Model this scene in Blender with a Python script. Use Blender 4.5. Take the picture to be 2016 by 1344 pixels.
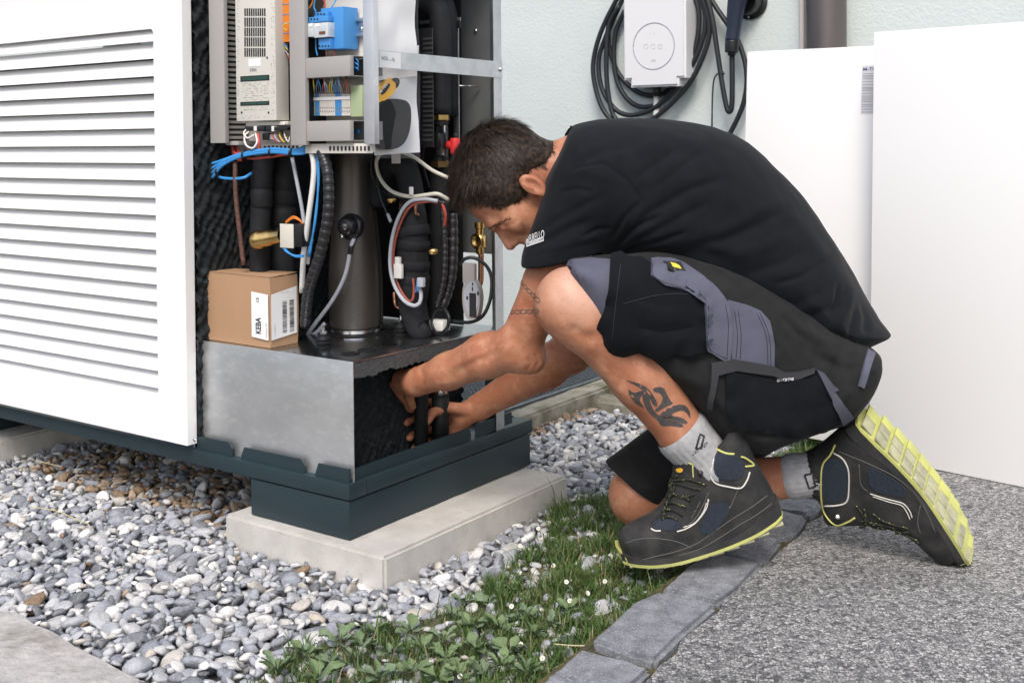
import bpy, bmesh, math, random
import numpy as np
from mathutils import Vector, Matrix
from mathutils.bvhtree import BVHTree
from mathutils.geometry import delaunay_2d_cdt

for _o in list(bpy.data.objects):
    bpy.data.objects.remove(_o, do_unlink=True)
S = bpy.context.scene
COL = S.collection
R = math.radians

# ------------------------------------------------------------------ camera
F_PX, PPX, PPY, IW, IH = 2250.0, 1008.0, 327.0, 2016.0, 1344.0   # focal length and principal point in photograph pixels
CAM = Vector((0, 0, 0.85)); PITCH = R(1.2); ROLL = R(0.45)
_f = Vector((0, math.cos(PITCH), -math.sin(PITCH))); _u0 = Vector((0, math.sin(PITCH), math.cos(PITCH))); _r0 = Vector((1, 0, 0))
CR = _r0 * math.cos(ROLL) - _u0 * math.sin(ROLL)
CU = _r0 * math.sin(ROLL) + _u0 * math.cos(ROLL)
cd = bpy.data.cameras.new('camera'); cam = bpy.data.objects.new('camera', cd); COL.objects.link(cam)
cam.matrix_world = Matrix(((CR.x, CU.x, -_f.x, CAM.x), (CR.y, CU.y, -_f.y, CAM.y), (CR.z, CU.z, -_f.z, CAM.z), (0, 0, 0, 1)))
cd.sensor_width = 36; cd.lens = 36 * F_PX / IW; cd.shift_y = (PPY - IH / 2) / IW
cd.clip_start = 0.05; cd.clip_end = 500
cd.dof.use_dof = True; cd.dof.focus_distance = 2.3; cd.dof.aperture_fstop = 10.0
S.camera = cam

# ------------------------------------------------------------------ light: open shade under a bright sky
SUN_EL, SUN_AZ = R(50), R(188)      # azimuth clockwise from +Y: light comes from behind and left of the camera
w = bpy.data.worlds.new('World'); S.world = w; w.use_nodes = True
nt = w.node_tree; nt.nodes.clear()
sky = nt.nodes.new('ShaderNodeTexSky'); sky.sky_type = 'NISHITA'; sky.sun_disc = False
sky.sun_elevation = SUN_EL; sky.sun_rotation = SUN_AZ
sky.air_density = 1.0; sky.dust_density = 4.5; sky.ozone_density = 0.6; sky.altitude = 400
bg = nt.nodes.new('ShaderNodeBackground'); bg.inputs['Strength'].default_value = 0.15
wo = nt.nodes.new('ShaderNodeOutputWorld')
nt.links.new(sky.outputs[0], bg.inputs[0]); nt.links.new(bg.outputs[0], wo.inputs[0])
sl = bpy.data.lights.new('sun', 'SUN'); sl.energy = 1.5; sl.angle = R(22); sl.color = (1.0, 0.965, 0.92)
so = bpy.data.objects.new('sun', sl); COL.objects.link(so)
_sd = Vector((math.sin(SUN_AZ) * math.cos(SUN_EL), math.cos(SUN_AZ) * math.cos(SUN_EL), math.sin(SUN_EL)))
so.rotation_euler = _sd.to_track_quat('Z', 'Y').to_euler(); so.location = (0, 0, 8)
S.view_settings.view_transform = 'Standard'; S.view_settings.look = 'None'
S.view_settings.exposure = 0.48; S.view_settings.gamma = 1.0; S.view_settings.use_curve_mapping = False
S.render.engine = 'CYCLES'
S.cycles.use_denoising = True
S.cycles.max_bounces = 6; S.cycles.transparent_max_bounces = 8

# ------------------------------------------------------------------ pixel <-> space
def ray(u, v):
    d = CR * ((u - PPX) / F_PX) + CU * (-(v - PPY) / F_PX) + _f
    return d
def P(u, v, Y):                      # point on the sight line of a photograph pixel at distance Y
    d = ray(u, v); return CAM + d * (Y / d.y)
def PZ(u, v, z):                     # ... at height z
    d = ray(u, v); return CAM + d * ((z - CAM.z) / d.z)
def proj(p):
    q = Vector(p) - CAM; z = q.dot(_f)
    return (PPX + F_PX * q.dot(CR) / z, PPY - F_PX * q.dot(CU) / z)

# ------------------------------------------------------------------ object helpers
def link(o, parent=None):
    COL.objects.link(o)
    if parent is not None: o.parent = parent
    return o
def tag(o, label=None, cat=None, group=None, kind=None):
    if label: o['label'] = label
    if cat: o['category'] = cat
    if group: o['group'] = group
    if kind: o['kind'] = kind
    return o
def empty(name, loc=(0, 0, 0), rz=0):
    o = bpy.data.objects.new(name, None); o.empty_display_size = 0.1
    o.location = loc; o.rotation_euler = (0, 0, rz); return link(o)
def mesh_obj(name, verts, faces, mat=None, parent=None, smooth=False, fmats=None):
    me = bpy.data.meshes.new(name); me.from_pydata([tuple(v) for v in verts], [], faces); me.update()
    for m in (mat if isinstance(mat, (list, tuple)) else [mat]):
        if m: me.materials.append(m)
    if fmats: me.polygons.foreach_set('material_index', fmats)
    if smooth: me.polygons.foreach_set('use_smooth', [True] * len(me.polygons))
    return link(bpy.data.objects.new(name, me), parent)
def np_obj(name, V, Q, mat, parent=None, smooth=True):
    me = bpy.data.meshes.new(name); Q = np.asarray(Q, np.int32); k = Q.shape[1]
    me.vertices.add(len(V)); me.vertices.foreach_set('co', np.asarray(V, np.float32).ravel())
    me.loops.add(Q.size); me.loops.foreach_set('vertex_index', Q.ravel())
    me.polygons.add(len(Q)); me.polygons.foreach_set('loop_start', np.arange(0, Q.size, k, dtype=np.int32))
    me.update(calc_edges=True)
    me.polygons.foreach_set('use_smooth', np.full(len(Q), smooth))
    for m in (mat if isinstance(mat, (list, tuple)) else [mat]): me.materials.append(m)
    return link(bpy.data.objects.new(name, me), parent)

class MB:                            # a small mesh collector
    def __init__(s): s.v = []; s.f = []
    def add(s, v, f):
        n = len(s.v); s.v += [tuple(x) for x in v]; s.f += [tuple(i + n for i in q) for q in f]; return s
    def box(s, lo, hi, bev=0.0):
        x0, y0, z0 = lo; x1, y1, z1 = hi
        if x0 > x1: x0, x1 = x1, x0
        if y0 > y1: y0, y1 = y1, y0
        if z0 > z1: z0, z1 = z1, z0
        b = min(bev, (x1 - x0) * .45, (y1 - y0) * .45, (z1 - z0) * .45)
        if b <= 0:
            v = [(x, y, z) for x in (x0, x1) for y in (y0, y1) for z in (z0, z1)]
            return s.add(v, [(0, 1, 3, 2), (4, 6, 7, 5), (0, 4, 5, 1), (2, 3, 7, 6), (0, 2, 6, 4), (1, 5, 7, 3)])
        bm = bmesh.new(); bmesh.ops.create_cube(bm, size=1)
        for q in bm.verts: q.co = ((x0 + x1) / 2 + q.co.x * (x1 - x0), (y0 + y1) / 2 + q.co.y * (y1 - y0), (z0 + z1) / 2 + q.co.z * (z1 - z0))
        bmesh.ops.bevel(bm, geom=bm.edges[:], offset=b, segments=2, affect='EDGES', profile=0.6)
        return s.bm(bm)
    def bm(s, bm):
        bm.verts.index_update(); v = [tuple(q.co) for q in bm.verts]; f = [[q.index for q in p.verts] for p in bm.faces]; bm.free(); return s.add(v, f)
    def lathe(s, prof, c, axis=(0, 0, 1), n=24, cap=True):   # prof: (r, h) along axis
        ax = Vector(axis).normalized(); t = Vector((1, 0, 0)) if abs(ax.x) < .8 else Vector((0, 1, 0))
        e1 = ax.cross(t).normalized(); e2 = ax.cross(e1); c = Vector(c); v = []; f = []
        for r, h in prof:
            for k in range(n):
                a = 2 * math.pi * k / n; v.append(c + ax * h + (e1 * math.cos(a) + e2 * math.sin(a)) * r)
        for i in range(len(prof) - 1):
            for k in range(n):
                f.append((i * n + k, i * n + (k + 1) % n, (i + 1) * n + (k + 1) % n, (i + 1) * n + k))
        if cap:
            f.append(tuple(range(n))[::-1]); f.append(tuple((len(prof) - 1) * n + k for k in range(n)))
        return s.add(v, f)
    def tube(s, pts, r, n=8, steps=6, spline=True, cap=True):
        pts = [Vector(p) for p in pts]; rs = r if isinstance(r, (list, tuple)) else None
        path, rad = [], []
        if spline and len(pts) > 2:
            q = [pts[0] * 2 - pts[1]] + pts + [pts[-1] * 2 - pts[-2]]
            for i in range(1, len(q) - 2):
                for k in range(steps):
                    t = k / steps; a, b, c_, d = q[i - 1], q[i], q[i + 1], q[i + 2]
                    path.append(.5 * ((2 * b) + (c_ - a) * t + (2 * a - 5 * b + 4 * c_ - d) * t * t + (3 * b - a - 3 * c_ + d) * t ** 3))
                    rad.append(rs[i - 1] * (1 - t) + rs[i] * t if rs else r)
            path.append(pts[-1]); rad.append(rs[-1] if rs else r)
        else:
            path = pts; rad = rs if rs else [r] * len(pts)
        T = [(path[min(i + 1, len(path) - 1)] - path[max(i - 1, 0)]).normalized() for i in range(len(path))]
        nrm = T[0].orthogonal().normalized(); v = []; f = []
        for i, p in enumerate(path):
            nrm = (nrm - T[i] * nrm.dot(T[i])).normalized(); bn = T[i].cross(nrm)
            for k in range(n):
                a = 2 * math.pi * k / n; v.append(p + (nrm * math.cos(a) + bn * math.sin(a)) * rad[i])
        for i in range(len(path) - 1):
            for k in range(n):
                f.append((i * n + k, i * n + (k + 1) % n, (i + 1) * n + (k + 1) % n, (i + 1) * n + k))
        if cap:
            f.append(tuple(range(n))[::-1]); f.append(tuple((len(path) - 1) * n + k for k in range(n)))
        return s.add(v, f)
    def prism(s, poly, fa, fb):      # poly: 2D points; fa, fb map (x, y) to the two faces
        n = len(poly); v = [fa(*p) for p in poly] + [fb(*p) for p in poly]
        f = [tuple(range(n)), tuple(range(2 * n - 1, n - 1, -1))] + [(i, n + i, n + (i + 1) % n, (i + 1) % n) for i in range(n)]
        return s.add(v, f)
    def build(s, name, mat, parent=None, smooth=False, auto=None):
        o = mesh_obj(name, s.v, s.f, mat, parent, smooth)
        bm = bmesh.new(); bm.from_mesh(o.data); bmesh.ops.recalc_face_normals(bm, faces=bm.faces[:])
        if auto:
            for e in bm.edges:
                if len(e.link_faces) == 2 and e.calc_face_angle(0) > R(auto): e.smooth = False
            for q in bm.faces: q.smooth = True
        bm.to_mesh(o.data); bm.free(); return o

# ------------------------------------------------------------------ materials
_M = {}
def mat(name, c, rough=.6, metal=0.0, c2=None, scale=20.0, detail=4.0, lo=.35, hi=.65, bump=0.0, bscale=None, bdist=.002, spec=.5, sss=0.0, coat=0.0,
        c3=None, scale3=3.0, lo3=.45, hi3=.7, rvar=0.0, stretch=None, aniso=0.0, tex='noise', sheen=0.0):
    if name in _M: return _M[name]
    m = bpy.data.materials.new(name); m.use_nodes = True; t = m.node_tree; N = t.nodes; L = t.links
    b = N['Principled BSDF']
    def rgb(x): return (x[0], x[1], x[2], 1.0) if not isinstance(x, (int, float)) else (x, x, x, 1.0)
    b.inputs['Base Color'].default_value = rgb(c); b.inputs['Roughness'].default_value = rough; b.inputs['Metallic'].default_value = metal
    b.inputs['Specular IOR Level'].default_value = spec
    if sss:
        b.inputs['Subsurface Weight'].default_value = sss; b.inputs['Subsurface Radius'].default_value = (1, .35, .2); b.inputs['Subsurface Scale'].default_value = .006
    if coat: b.inputs['Coat Weight'].default_value = coat; b.inputs['Coat Roughness'].default_value = .15
    if sheen: b.inputs['Sheen Weight'].default_value = sheen; b.inputs['Sheen Roughness'].default_value = .5
    tc = N.new('ShaderNodeTexCoord'); src = tc.outputs['Object']
    if stretch:
        mp = N.new('ShaderNodeMapping'); mp.inputs['Scale'].default_value = stretch; L.new(src, mp.inputs[0]); src = mp.outputs[0]
    def noise(sc, det=detail):
        n = N.new('ShaderNodeTexNoise'); n.inputs['Scale'].default_value = sc; n.inputs['Detail'].default_value = det; n.inputs['Roughness'].default_value = .6
        L.new(src, n.inputs['Vector']); return n.outputs['Fac']
    def ramp(f, a, d):
        r = N.new('ShaderNodeMapRange'); r.inputs['From Min'].default_value = a; r.inputs['From Max'].default_value = d; L.new(f, r.inputs['Value']); return r.outputs[0]
    colr = None
    if c2 is not None:
        mx = N.new('ShaderNodeMix'); mx.data_type = 'RGBA'; mx.inputs['A'].default_value = rgb(c); mx.inputs['B'].default_value = rgb(c2)
        L.new(ramp(noise(scale), lo, hi), mx.inputs['Factor']); colr = mx.outputs['Result']
    if c3 is not None:
        mx = N.new('ShaderNodeMix'); mx.data_type = 'RGBA'
        if colr is not None: L.new(colr, mx.inputs['A'])
        else: mx.inputs['A'].default_value = rgb(c)
        mx.inputs['B'].default_value = rgb(c3); L.new(ramp(noise(scale3), lo3, hi3), mx.inputs['Factor']); colr = mx.outputs['Result']
    if colr is not None: L.new(colr, b.inputs['Base Color'])
    if rvar:
        r = N.new('ShaderNodeMapRange'); r.inputs['To Min'].default_value = max(0, rough - rvar); r.inputs['To Max'].default_value = min(1, rough + rvar)
        L.new(noise(scale * .6), r.inputs['Value']); L.new(r.outputs[0], b.inputs['Roughness'])
    if bump:
        bp = N.new('ShaderNodeBump'); bp.inputs['Strength'].default_value = bump; bp.inputs['Distance'].default_value = bdist
        if tex == 'voronoi':
            vn = N.new('ShaderNodeTexVoronoi'); vn.inputs['Scale'].default_value = bscale or scale; L.new(src, vn.inputs['Vector']); L.new(vn.outputs['Distance'], bp.inputs['Height'])
        else: L.new(noise(bscale or scale, 6), bp.inputs['Height'])
        L.new(bp.outputs[0], b.inputs['Normal'])
    _M[name] = m; return m

# ------------------------------------------------------------------ signed-distance modelling (numpy)
def A3(p): return np.array(p, np.float32)
def cone(p, a, b, r1, r2):
    a, b = A3(a), A3(b); ab = b - a; t = np.clip(((p - a) @ ab) / (ab @ ab), 0, 1)
    return np.linalg.norm(p - a - t[:, None] * ab, axis=1) - (r1 + (r2 - r1) * t)
def chain(p, pts, rs, k=.01):
    d = None
    for i in range(len(pts) - 1):
        e = cone(p, pts[i], pts[i + 1], rs[i], rs[i + 1]); d = e if d is None else smin(d, e, k)
    return d
def ell(p, c, r, M=None):
    q = p - A3(c)
    if M is not None: q = q @ np.array(M, np.float32).T       # rows of M are the local axes
    q = q / A3(r); k0 = np.linalg.norm(q, axis=1); k1 = np.linalg.norm(q / A3(r), axis=1)
    return k0 * (k0 - 1) / np.maximum(k1, 1e-6)
def smin(a, b, k):
    h = np.clip(.5 + .5 * (b - a) / k, 0, 1); return b + (a - b) * h - k * h * (1 - h)
def smax(a, b, k): return -smin(-a, -b, k)
def plane_cut(p, c, n): n = A3(n) / np.linalg.norm(A3(n)); return (p - A3(c)) @ n     # positive on the n side

def bounded(p, c, r, f):             # evaluate f only near its bounding sphere
    dd = np.linalg.norm(p - A3(c), axis=1); m = dd < r + .04; out = dd - r
    if m.any(): out[m] = f(p[m])
    return out
class Poly2:                         # signed distance to a closed 2D outline through a lookup grid (positive inside)
    def __init__(s, pts, res=.003, pad=.12, smooth=3):
        pts = np.array(pts, np.float64)
        for _ in range(smooth):      # Chaikin
            q = np.roll(pts, -1, 0); pts = np.stack([.75 * pts + .25 * q, .25 * pts + .75 * q], 1).reshape(-1, 2)
        s.lo = pts.min(0) - pad; hi = pts.max(0) + pad; s.res = res
        s.n = np.ceil((hi - s.lo) / res).astype(int) + 1
        X, Z = np.meshgrid(s.lo[0] + np.arange(s.n[0]) * res, s.lo[1] + np.arange(s.n[1]) * res, indexing='ij')
        best = np.full(X.shape, 1e9); ins = np.zeros(X.shape, bool)
        for i in range(len(pts)):
            a = pts[i]; b = pts[(i + 1) % len(pts)]; ab = b - a; l2 = ab @ ab
            if l2 < 1e-14: continue
            t = np.clip(((X - a[0]) * ab[0] + (Z - a[1]) * ab[1]) / l2, 0, 1)
            best = np.minimum(best, (X - a[0] - t * ab[0]) ** 2 + (Z - a[1] - t * ab[1]) ** 2)
            if a[1] != b[1]:
                c = ((a[1] > Z) != (b[1] > Z)) & (X < (b[0] - a[0]) * (Z - a[1]) / (b[1] - a[1]) + a[0]); ins ^= c
        s.g = (np.sqrt(best) * np.where(ins, 1, -1)).astype(np.float32)
    def __call__(s, x, z):
        fx = np.clip((x - s.lo[0]) / s.res, 0, s.n[0] - 1.001); fz = np.clip((z - s.lo[1]) / s.res, 0, s.n[1] - 1.001)
        i = fx.astype(np.int32); j = fz.astype(np.int32); a = fx - i; b = fz - j; g = s.g
        return g[i, j] * (1 - a) * (1 - b) + g[i + 1, j] * a * (1 - b) + g[i, j + 1] * (1 - a) * b + g[i + 1, j + 1] * a * b

class Inflate:                       # a side-view outline with a rounded thickness across it
    def __init__(s, px, y0, gx=0.0, gz=0.0, x0=0.0, z0=0.0, Rr=.08, W=.1, shear=.2, smooth=2, power=2.0):
        s.c = (y0, gx, gz, x0, z0); s.R = Rr; s.W = W; s.sh = shear; s.pw = power; pts = []
        for u, v in px:
            d = ray(u, v)            # CAM + d t on the plane y = y0 + gx (x-x0) + gz (z-z0)
            t = (y0 + gx * (CAM.x - x0) + gz * (CAM.z - z0) - CAM.y) / (d.y - gx * d.x - gz * d.z)
            q = CAM + d * t; pts.append((q.x, q.z))
        s.poly = Poly2(pts, smooth=smooth)
    def __call__(s, p):
        y0, gx, gz, x0, z0 = s.c
        w = p[:, 1] - (y0 + gx * (p[:, 0] - x0) + gz * (p[:, 2] - z0))
        e = s.poly(p[:, 0] - s.sh * w, p[:, 2])
        W = s.W if not callable(s.W) else s.W(p)
        q = np.maximum(1 - e / s.R, 0); k = (q ** s.pw + np.abs(w / W) ** s.pw) ** (1 / s.pw)
        return (k - 1) * np.minimum(s.R, W)

def sdf_mesh(f, lo, hi, h, block=8, slack=1.6):
    lo = np.array(lo, np.float32); n = (np.ceil((np.array(hi) - lo) / h / block).astype(int)) * block
    nb = n // block
    bc = np.stack(np.meshgrid(*[np.arange(k) for k in nb], indexing='ij'), -1).reshape(-1, 3)
    cen = lo + (bc * block + (block - 1) / 2).astype(np.float32) * h
    dc = np.concatenate([f(c) for c in np.array_split(cen, max(1, len(cen) // 200000))])
    D = np.repeat(np.repeat(np.repeat(np.where(dc > 0, 1, -1).astype(np.float32).reshape(nb), block, 0), block, 1), block, 2)
    act = bc[np.abs(dc) < block * h * .9 * slack]
    off = np.stack(np.meshgrid(*[np.arange(block)] * 3, indexing='ij'), -1).reshape(-1, 3)
    for ch in np.array_split(act, max(1, len(act) // 600)):
        idx = (ch[:, None, :] * block + off[None]).reshape(-1, 3)
        D[idx[:, 0], idx[:, 1], idx[:, 2]] = f(lo + idx.astype(np.float32) * h)
    ins = D < 0
    cnt = np.zeros(np.array(D.shape) - 1, np.uint8)
    for dx in (0, 1):
        for dy in (0, 1):
            for dz in (0, 1): cnt += ins[dx:D.shape[0] - 1 + dx, dy:D.shape[1] - 1 + dy, dz:D.shape[2] - 1 + dz]
    cells = np.argwhere((cnt > 0) & (cnt < 8)); cs = cnt.shape; del cnt
    key = (cells[:, 0] * cs[1] + cells[:, 1]) * cs[2] + cells[:, 2]
    cor = [(a, b, c) for a in (0, 1) for b in (0, 1) for c in (0, 1)]
    val = np.stack([D[cells[:, 0] + a, cells[:, 1] + b, cells[:, 2] + c] for a, b, c in cor], 1)
    acc = np.zeros((len(cells), 3)); num = np.zeros(len(cells))
    for i in range(8):
        for j in range(i + 1, 8):
            if sum(x != y for x, y in zip(cor[i], cor[j])) != 1: continue
            v0, v1 = val[:, i], val[:, j]; m = (v0 < 0) != (v1 < 0)
            t = np.where(m, v0 / np.where(m, v0 - v1, 1), 0)[:, None]
            acc += (np.array(cor[i]) + t * (np.array(cor[j]) - np.array(cor[i]))) * m[:, None]; num += m
    V = lo + (cells + acc / num[:, None]) * h
    Q = []
    for ax in range(3):
        o1, o2 = (ax + 1) % 3, (ax + 2) % 3
        sl0 = [slice(None)] * 3; sl1 = [slice(None)] * 3; sl0[ax] = slice(0, -1); sl1[ax] = slice(1, None)
        a = ins[tuple(sl0)]; b = ins[tuple(sl1)]; e = np.argwhere(a != b)
        e = e[(e[:, o1] > 0) & (e[:, o2] > 0) & (e[:, o1] < cs[o1]) & (e[:, o2] < cs[o2])]
        flip = a[e[:, 0], e[:, 1], e[:, 2]]; qs = []
        for d1, d2 in ((0, 0), (-1, 0), (-1, -1), (0, -1)):
            c = e.copy(); c[:, o1] += d1; c[:, o2] += d2
            qs.append(np.searchsorted(key, (c[:, 0] * cs[1] + c[:, 1]) * cs[2] + c[:, 2]))
        q = np.stack(qs, 1); q[~flip] = q[~flip][:, ::-1]; Q.append(q)
    Q = np.concatenate(Q); Q = np.clip(Q, 0, len(V) - 1)
    return V, Q
def vnormals(V, Q):
    n = np.cross(V[Q[:, 2]] - V[Q[:, 0]], V[Q[:, 3]] - V[Q[:, 1]]); N = np.zeros_like(V)
    for k in range(4): np.add.at(N, Q[:, k], n)
    return N / np.maximum(np.linalg.norm(N, axis=1, keepdims=True), 1e-12)
def relax(V, Q, it=2, lam=.5):
    for _ in range(it):
        a = np.zeros_like(V); c = np.zeros(len(V))
        for k in range(4):
            for m in (1, 3):
                np.add.at(a, Q[:, k], V[Q[:, (k + m) % 4]]); np.add.at(c, Q[:, k], 1)
        V = V + lam * (a / np.maximum(c, 1)[:, None] - V)
    return V
def px_of(V):                        # photograph pixel of many points
    q = V - np.array(CAM); z = q @ np.array(_f)
    return PPX + F_PX * (q @ np.array(CR)) / z, PPY - F_PX * (q @ np.array(CU)) / z
def crease(V, N, lines, facing=True):  # folds along lines: [(points px, depth m, width px)], positive depth = groove, on the side seen
    U, W = px_of(V); d = np.zeros(len(V))
    fac = np.clip(-(N @ np.array(_f)) * 3, 0, 1) if facing else 1
    for pts, dep, wid in lines:
        best = np.full(len(V), 1e9); tt = np.zeros(len(V)); n = len(pts) - 1
        for i in range(n):
            a = np.array(pts[i], float); b = np.array(pts[i + 1], float); ab = b - a
            t = np.clip(((U - a[0]) * ab[0] + (W - a[1]) * ab[1]) / (ab @ ab), 0, 1)
            e = np.hypot(U - a[0] - t * ab[0], W - a[1] - t * ab[1]); m = e < best
            best[m] = e[m]; tt[m] = (i + t[m]) / n
        fade = np.clip(np.minimum(tt, 1 - tt) * 5, 0, 1)
        d += -dep * np.exp(-(best / wid) ** 2) * fade * fac
    return V + N * d[:, None]
_rn = np.random.RandomState(7)
_lat = _rn.rand(64, 64, 64).astype(np.float32)
def vnoise(p):                       # smooth value noise, 0..1
    p = np.asarray(p); i = np.floor(p).astype(int); f = p - i; f = f * f * (3 - 2 * f); r = 0
    for a in (0, 1):
        for b in (0, 1):
            for c in (0, 1):
                w_ = (f[:, 0] if a else 1 - f[:, 0]) * (f[:, 1] if b else 1 - f[:, 1]) * (f[:, 2] if c else 1 - f[:, 2])
                r = r + w_ * _lat[(i[:, 0] + a) % 64, (i[:, 1] + b) % 64, (i[:, 2] + c) % 64]
    return r

# ------------------------------------------------------------------ pieces laid on a surface (cloth patches, prints, piping)
def bvh_of(*objs):
    V = []; Fc = []
    for o in objs:
        n = len(V); V += [o.matrix_world @ q.co for q in o.data.vertices]; Fc += [[i + n for i in p.vertices] for p in o.data.polygons]
    return BVHTree.FromPolygons(V, Fc)
def hit(bv, u, v):
    d = ray(u, v).normalized(); h = bv.ray_cast(CAM, d)
    return h
def lay(bv, u, v, off, last=[None]):
    h = hit(bv, u, v)
    if h[0] is None:
        d = ray(u, v).normalized(); n = bv.find_nearest(CAM + d * (last[0] or 2.3)); return n[0] + n[1] * off
    last[0] = (h[0] - CAM).length
    return h[0] + h[1] * off
def smooth_poly(poly, it):
    for _ in range(it):
        q = []
        for i in range(len(poly)):
            a = poly[i]; b = poly[(i + 1) % len(poly)]; q += [(.75 * a[0] + .25 * b[0], .75 * a[1] + .25 * b[1]), (.25 * a[0] + .75 * b[0], .25 * a[1] + .75 * b[1])]
        poly = q
    return poly
def inside(poly, x, y):
    c = False
    for i in range(len(poly)):
        a = poly[i]; b = poly[i - 1]
        if (a[1] > y) != (b[1] > y) and x < (b[0] - a[0]) * (y - a[1]) / (b[1] - a[1]) + a[0]: c = not c
    return c
def tess(poly, step):
    P2 = []
    for i in range(len(poly)):
        a = poly[i]; b = poly[(i + 1) % len(poly)]; n = max(1, int(math.hypot(b[0] - a[0], b[1] - a[1]) / step))
        P2 += [(a[0] + (b[0] - a[0]) * k / n, a[1] + (b[1] - a[1]) * k / n) for k in range(n)]
    nb = len(P2); xs = [p[0] for p in P2]; ys = [p[1] for p in P2]
    y = min(ys) + step / 2; row = 0
    pts = list(P2)
    while y < max(ys):
        x = min(xs) + (step / 2 if row % 2 else 0)
        while x < max(xs):
            if inside(P2, x, y) and min((x - q[0]) ** 2 + (y - q[1]) ** 2 for q in P2) > (step * .5) ** 2: pts.append((x, y))
            x += step
        y += step * .87; row += 1
    r = delaunay_2d_cdt([Vector(p) for p in pts], [], [list(range(nb))], 1, 1e-5)
    return [tuple(q) for q in r[0]], [list(q) for q in r[2]]
def patch(name, bv, poly, m, parent, th=.0015, off=.0006, step=9, sm=0, bulge=0.0):
    poly = smooth_poly(poly, sm); pts, fc = tess(poly, step); top = []; bot = []
    for u, v in pts:
        p = lay(bv, u, v, 0.0); n = bv.find_nearest(p)[1]
        if n.dot(p - CAM) > 0: n = -n
        b = 0
        if bulge:
            e = min(math.hypot(u - q[0], v - q[1]) for q in poly); b = bulge * min(1, e / 25)
        top.append(p + n * (off + th + b)); bot.append(p - n * .002)
    n = len(pts); cnt = {}
    for f in fc:
        for i in range(len(f)):
            e = (f[i], f[(i + 1) % len(f)]); cnt[e] = cnt.get(e, 0) + 1
    F2 = [tuple(f) for f in fc]
    F2 += [(b, a, a + n, b + n) for (a, b) in cnt if (b, a) not in cnt]
    o = mesh_obj(name, top + bot, F2, m, None, True)
    bm = bmesh.new(); bm.from_mesh(o.data); bmesh.ops.recalc_face_normals(bm, faces=bm.faces[:])
    for e in bm.edges:
        if len(e.link_faces) == 2 and e.calc_face_angle(0) > R(50): e.smooth = False
    bm.to_mesh(o.data); bm.free()
    if parent is not None: o.parent = parent
    return o
def cord(name, bv, line, r, m, parent, off=None, step=6, n=6):
    pts = []
    for i in range(len(line) - 1):
        a, b = line[i], line[i + 1]; k = max(1, int(math.hypot(b[0] - a[0], b[1] - a[1]) / step))
        pts += [(a[0] + (b[0] - a[0]) * j / k, a[1] + (b[1] - a[1]) * j / k) for j in range(k)]
    pts.append(line[-1])
    q = [lay(bv, u, v, r * .3 if off is None else off) for u, v in pts]
    return MB().tube(q, r, n, spline=False).build(name, m, parent, True)
def curve_px(pts, n=6):              # Catmull-Rom through pixel points
    q = [(2 * pts[0][0] - pts[1][0], 2 * pts[0][1] - pts[1][1])] + list(pts) + [(2 * pts[-1][0] - pts[-2][0], 2 * pts[-1][1] - pts[-2][1])]; out = []
    for i in range(1, len(q) - 2):
        for k in range(n):
            t = k / n; out.append(tuple(.5 * ((2 * q[i][j]) + (q[i + 1][j] - q[i - 1][j]) * t + (2 * q[i - 1][j] - 5 * q[i][j] + 4 * q[i + 1][j] - q[i + 2][j]) * t * t + (3 * q[i][j] - q[i - 1][j] - 3 * q[i + 1][j] + q[i + 2][j]) * t ** 3) for j in (0, 1)))
    return out + [tuple(pts[-1])]
def text_mesh(s, bold=0.0):          # 2D mesh of a word: cap height about 0.7
    c = bpy.data.curves.new('t', 'FONT'); c.body = s; c.size = 1; c.offset = bold; c.resolution_u = 3
    o = bpy.data.objects.new('t', c); COL.objects.link(o); dg = bpy.context.evaluated_depsgraph_get(); dg.update()
    me = bpy.data.meshes.new_from_object(o.evaluated_get(dg)); v = [tuple(q.co[:2]) for q in me.vertices]; f = [list(p.vertices) for p in me.polygons]
    bpy.data.objects.remove(o); bpy.data.curves.remove(c); bpy.data.meshes.remove(me); return v, f
def text_on(name, s, fn, m, parent, bold=0.0):   # fn maps text coordinates to space
    v, f = text_mesh(s, bold)
    return mesh_obj(name, [fn(x, y) for x, y in v], f, m, parent)
# ================================================================== frame of the heat pump: a = into depth, b = along its front to the left
AX = Vector((0.5776, 0.8163, 0)); BX = Vector((-0.8163, 0.5776, 0)); P0 = Vector((-0.3456, 2.3700, 0))
ANG = math.atan2(AX.y, AX.x)
def Wl(a, b, z=0.0): return P0 + AX * a + BX * b + Vector((0, 0, z))
def loc(p): q = Vector(p) - P0; return (q.dot(AX), q.dot(BX), q.z)
def la(u, v, a):                     # pixel -> local point on the plane a
    d = ray(u, v); o = CAM - P0; t = (a - o.dot(AX)) / d.dot(AX); return loc(CAM + d * t)
def lb(u, v, b):
    d = ray(u, v); o = CAM - P0; t = (b - o.dot(BX)) / d.dot(BX); return loc(CAM + d * t)
def lz(u, v, z): return loc(PZ(u, v, z))

# ------------------------------------------------------------------ setting
m_soil = mat('soil', (.09, .075, .06), .95, c2=(.05, .042, .034), scale=30, bump=.5, bdist=.01)
GZ = -0.075                          # bed under the gravel
def sheet(name, pts, z, m, kind='structure', parent=None, th=0.0):
    mb = MB(); n = len(pts)
    mb.prism(pts, lambda a, b: Wl(a, b, z), lambda a, b: Wl(a, b, z - max(th, .02)))
    o = mb.build(name, m, parent)
    if kind and parent is None: o['kind'] = kind
    return o
gv = [(-60, -60), (60, -60), (60, 60), (-60, 60)]
o = mesh_obj('ground', [Wl(a, b, -.13) for a, b in gv], [(0, 1, 2, 3)], m_soil); o['kind'] = 'structure'

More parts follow.
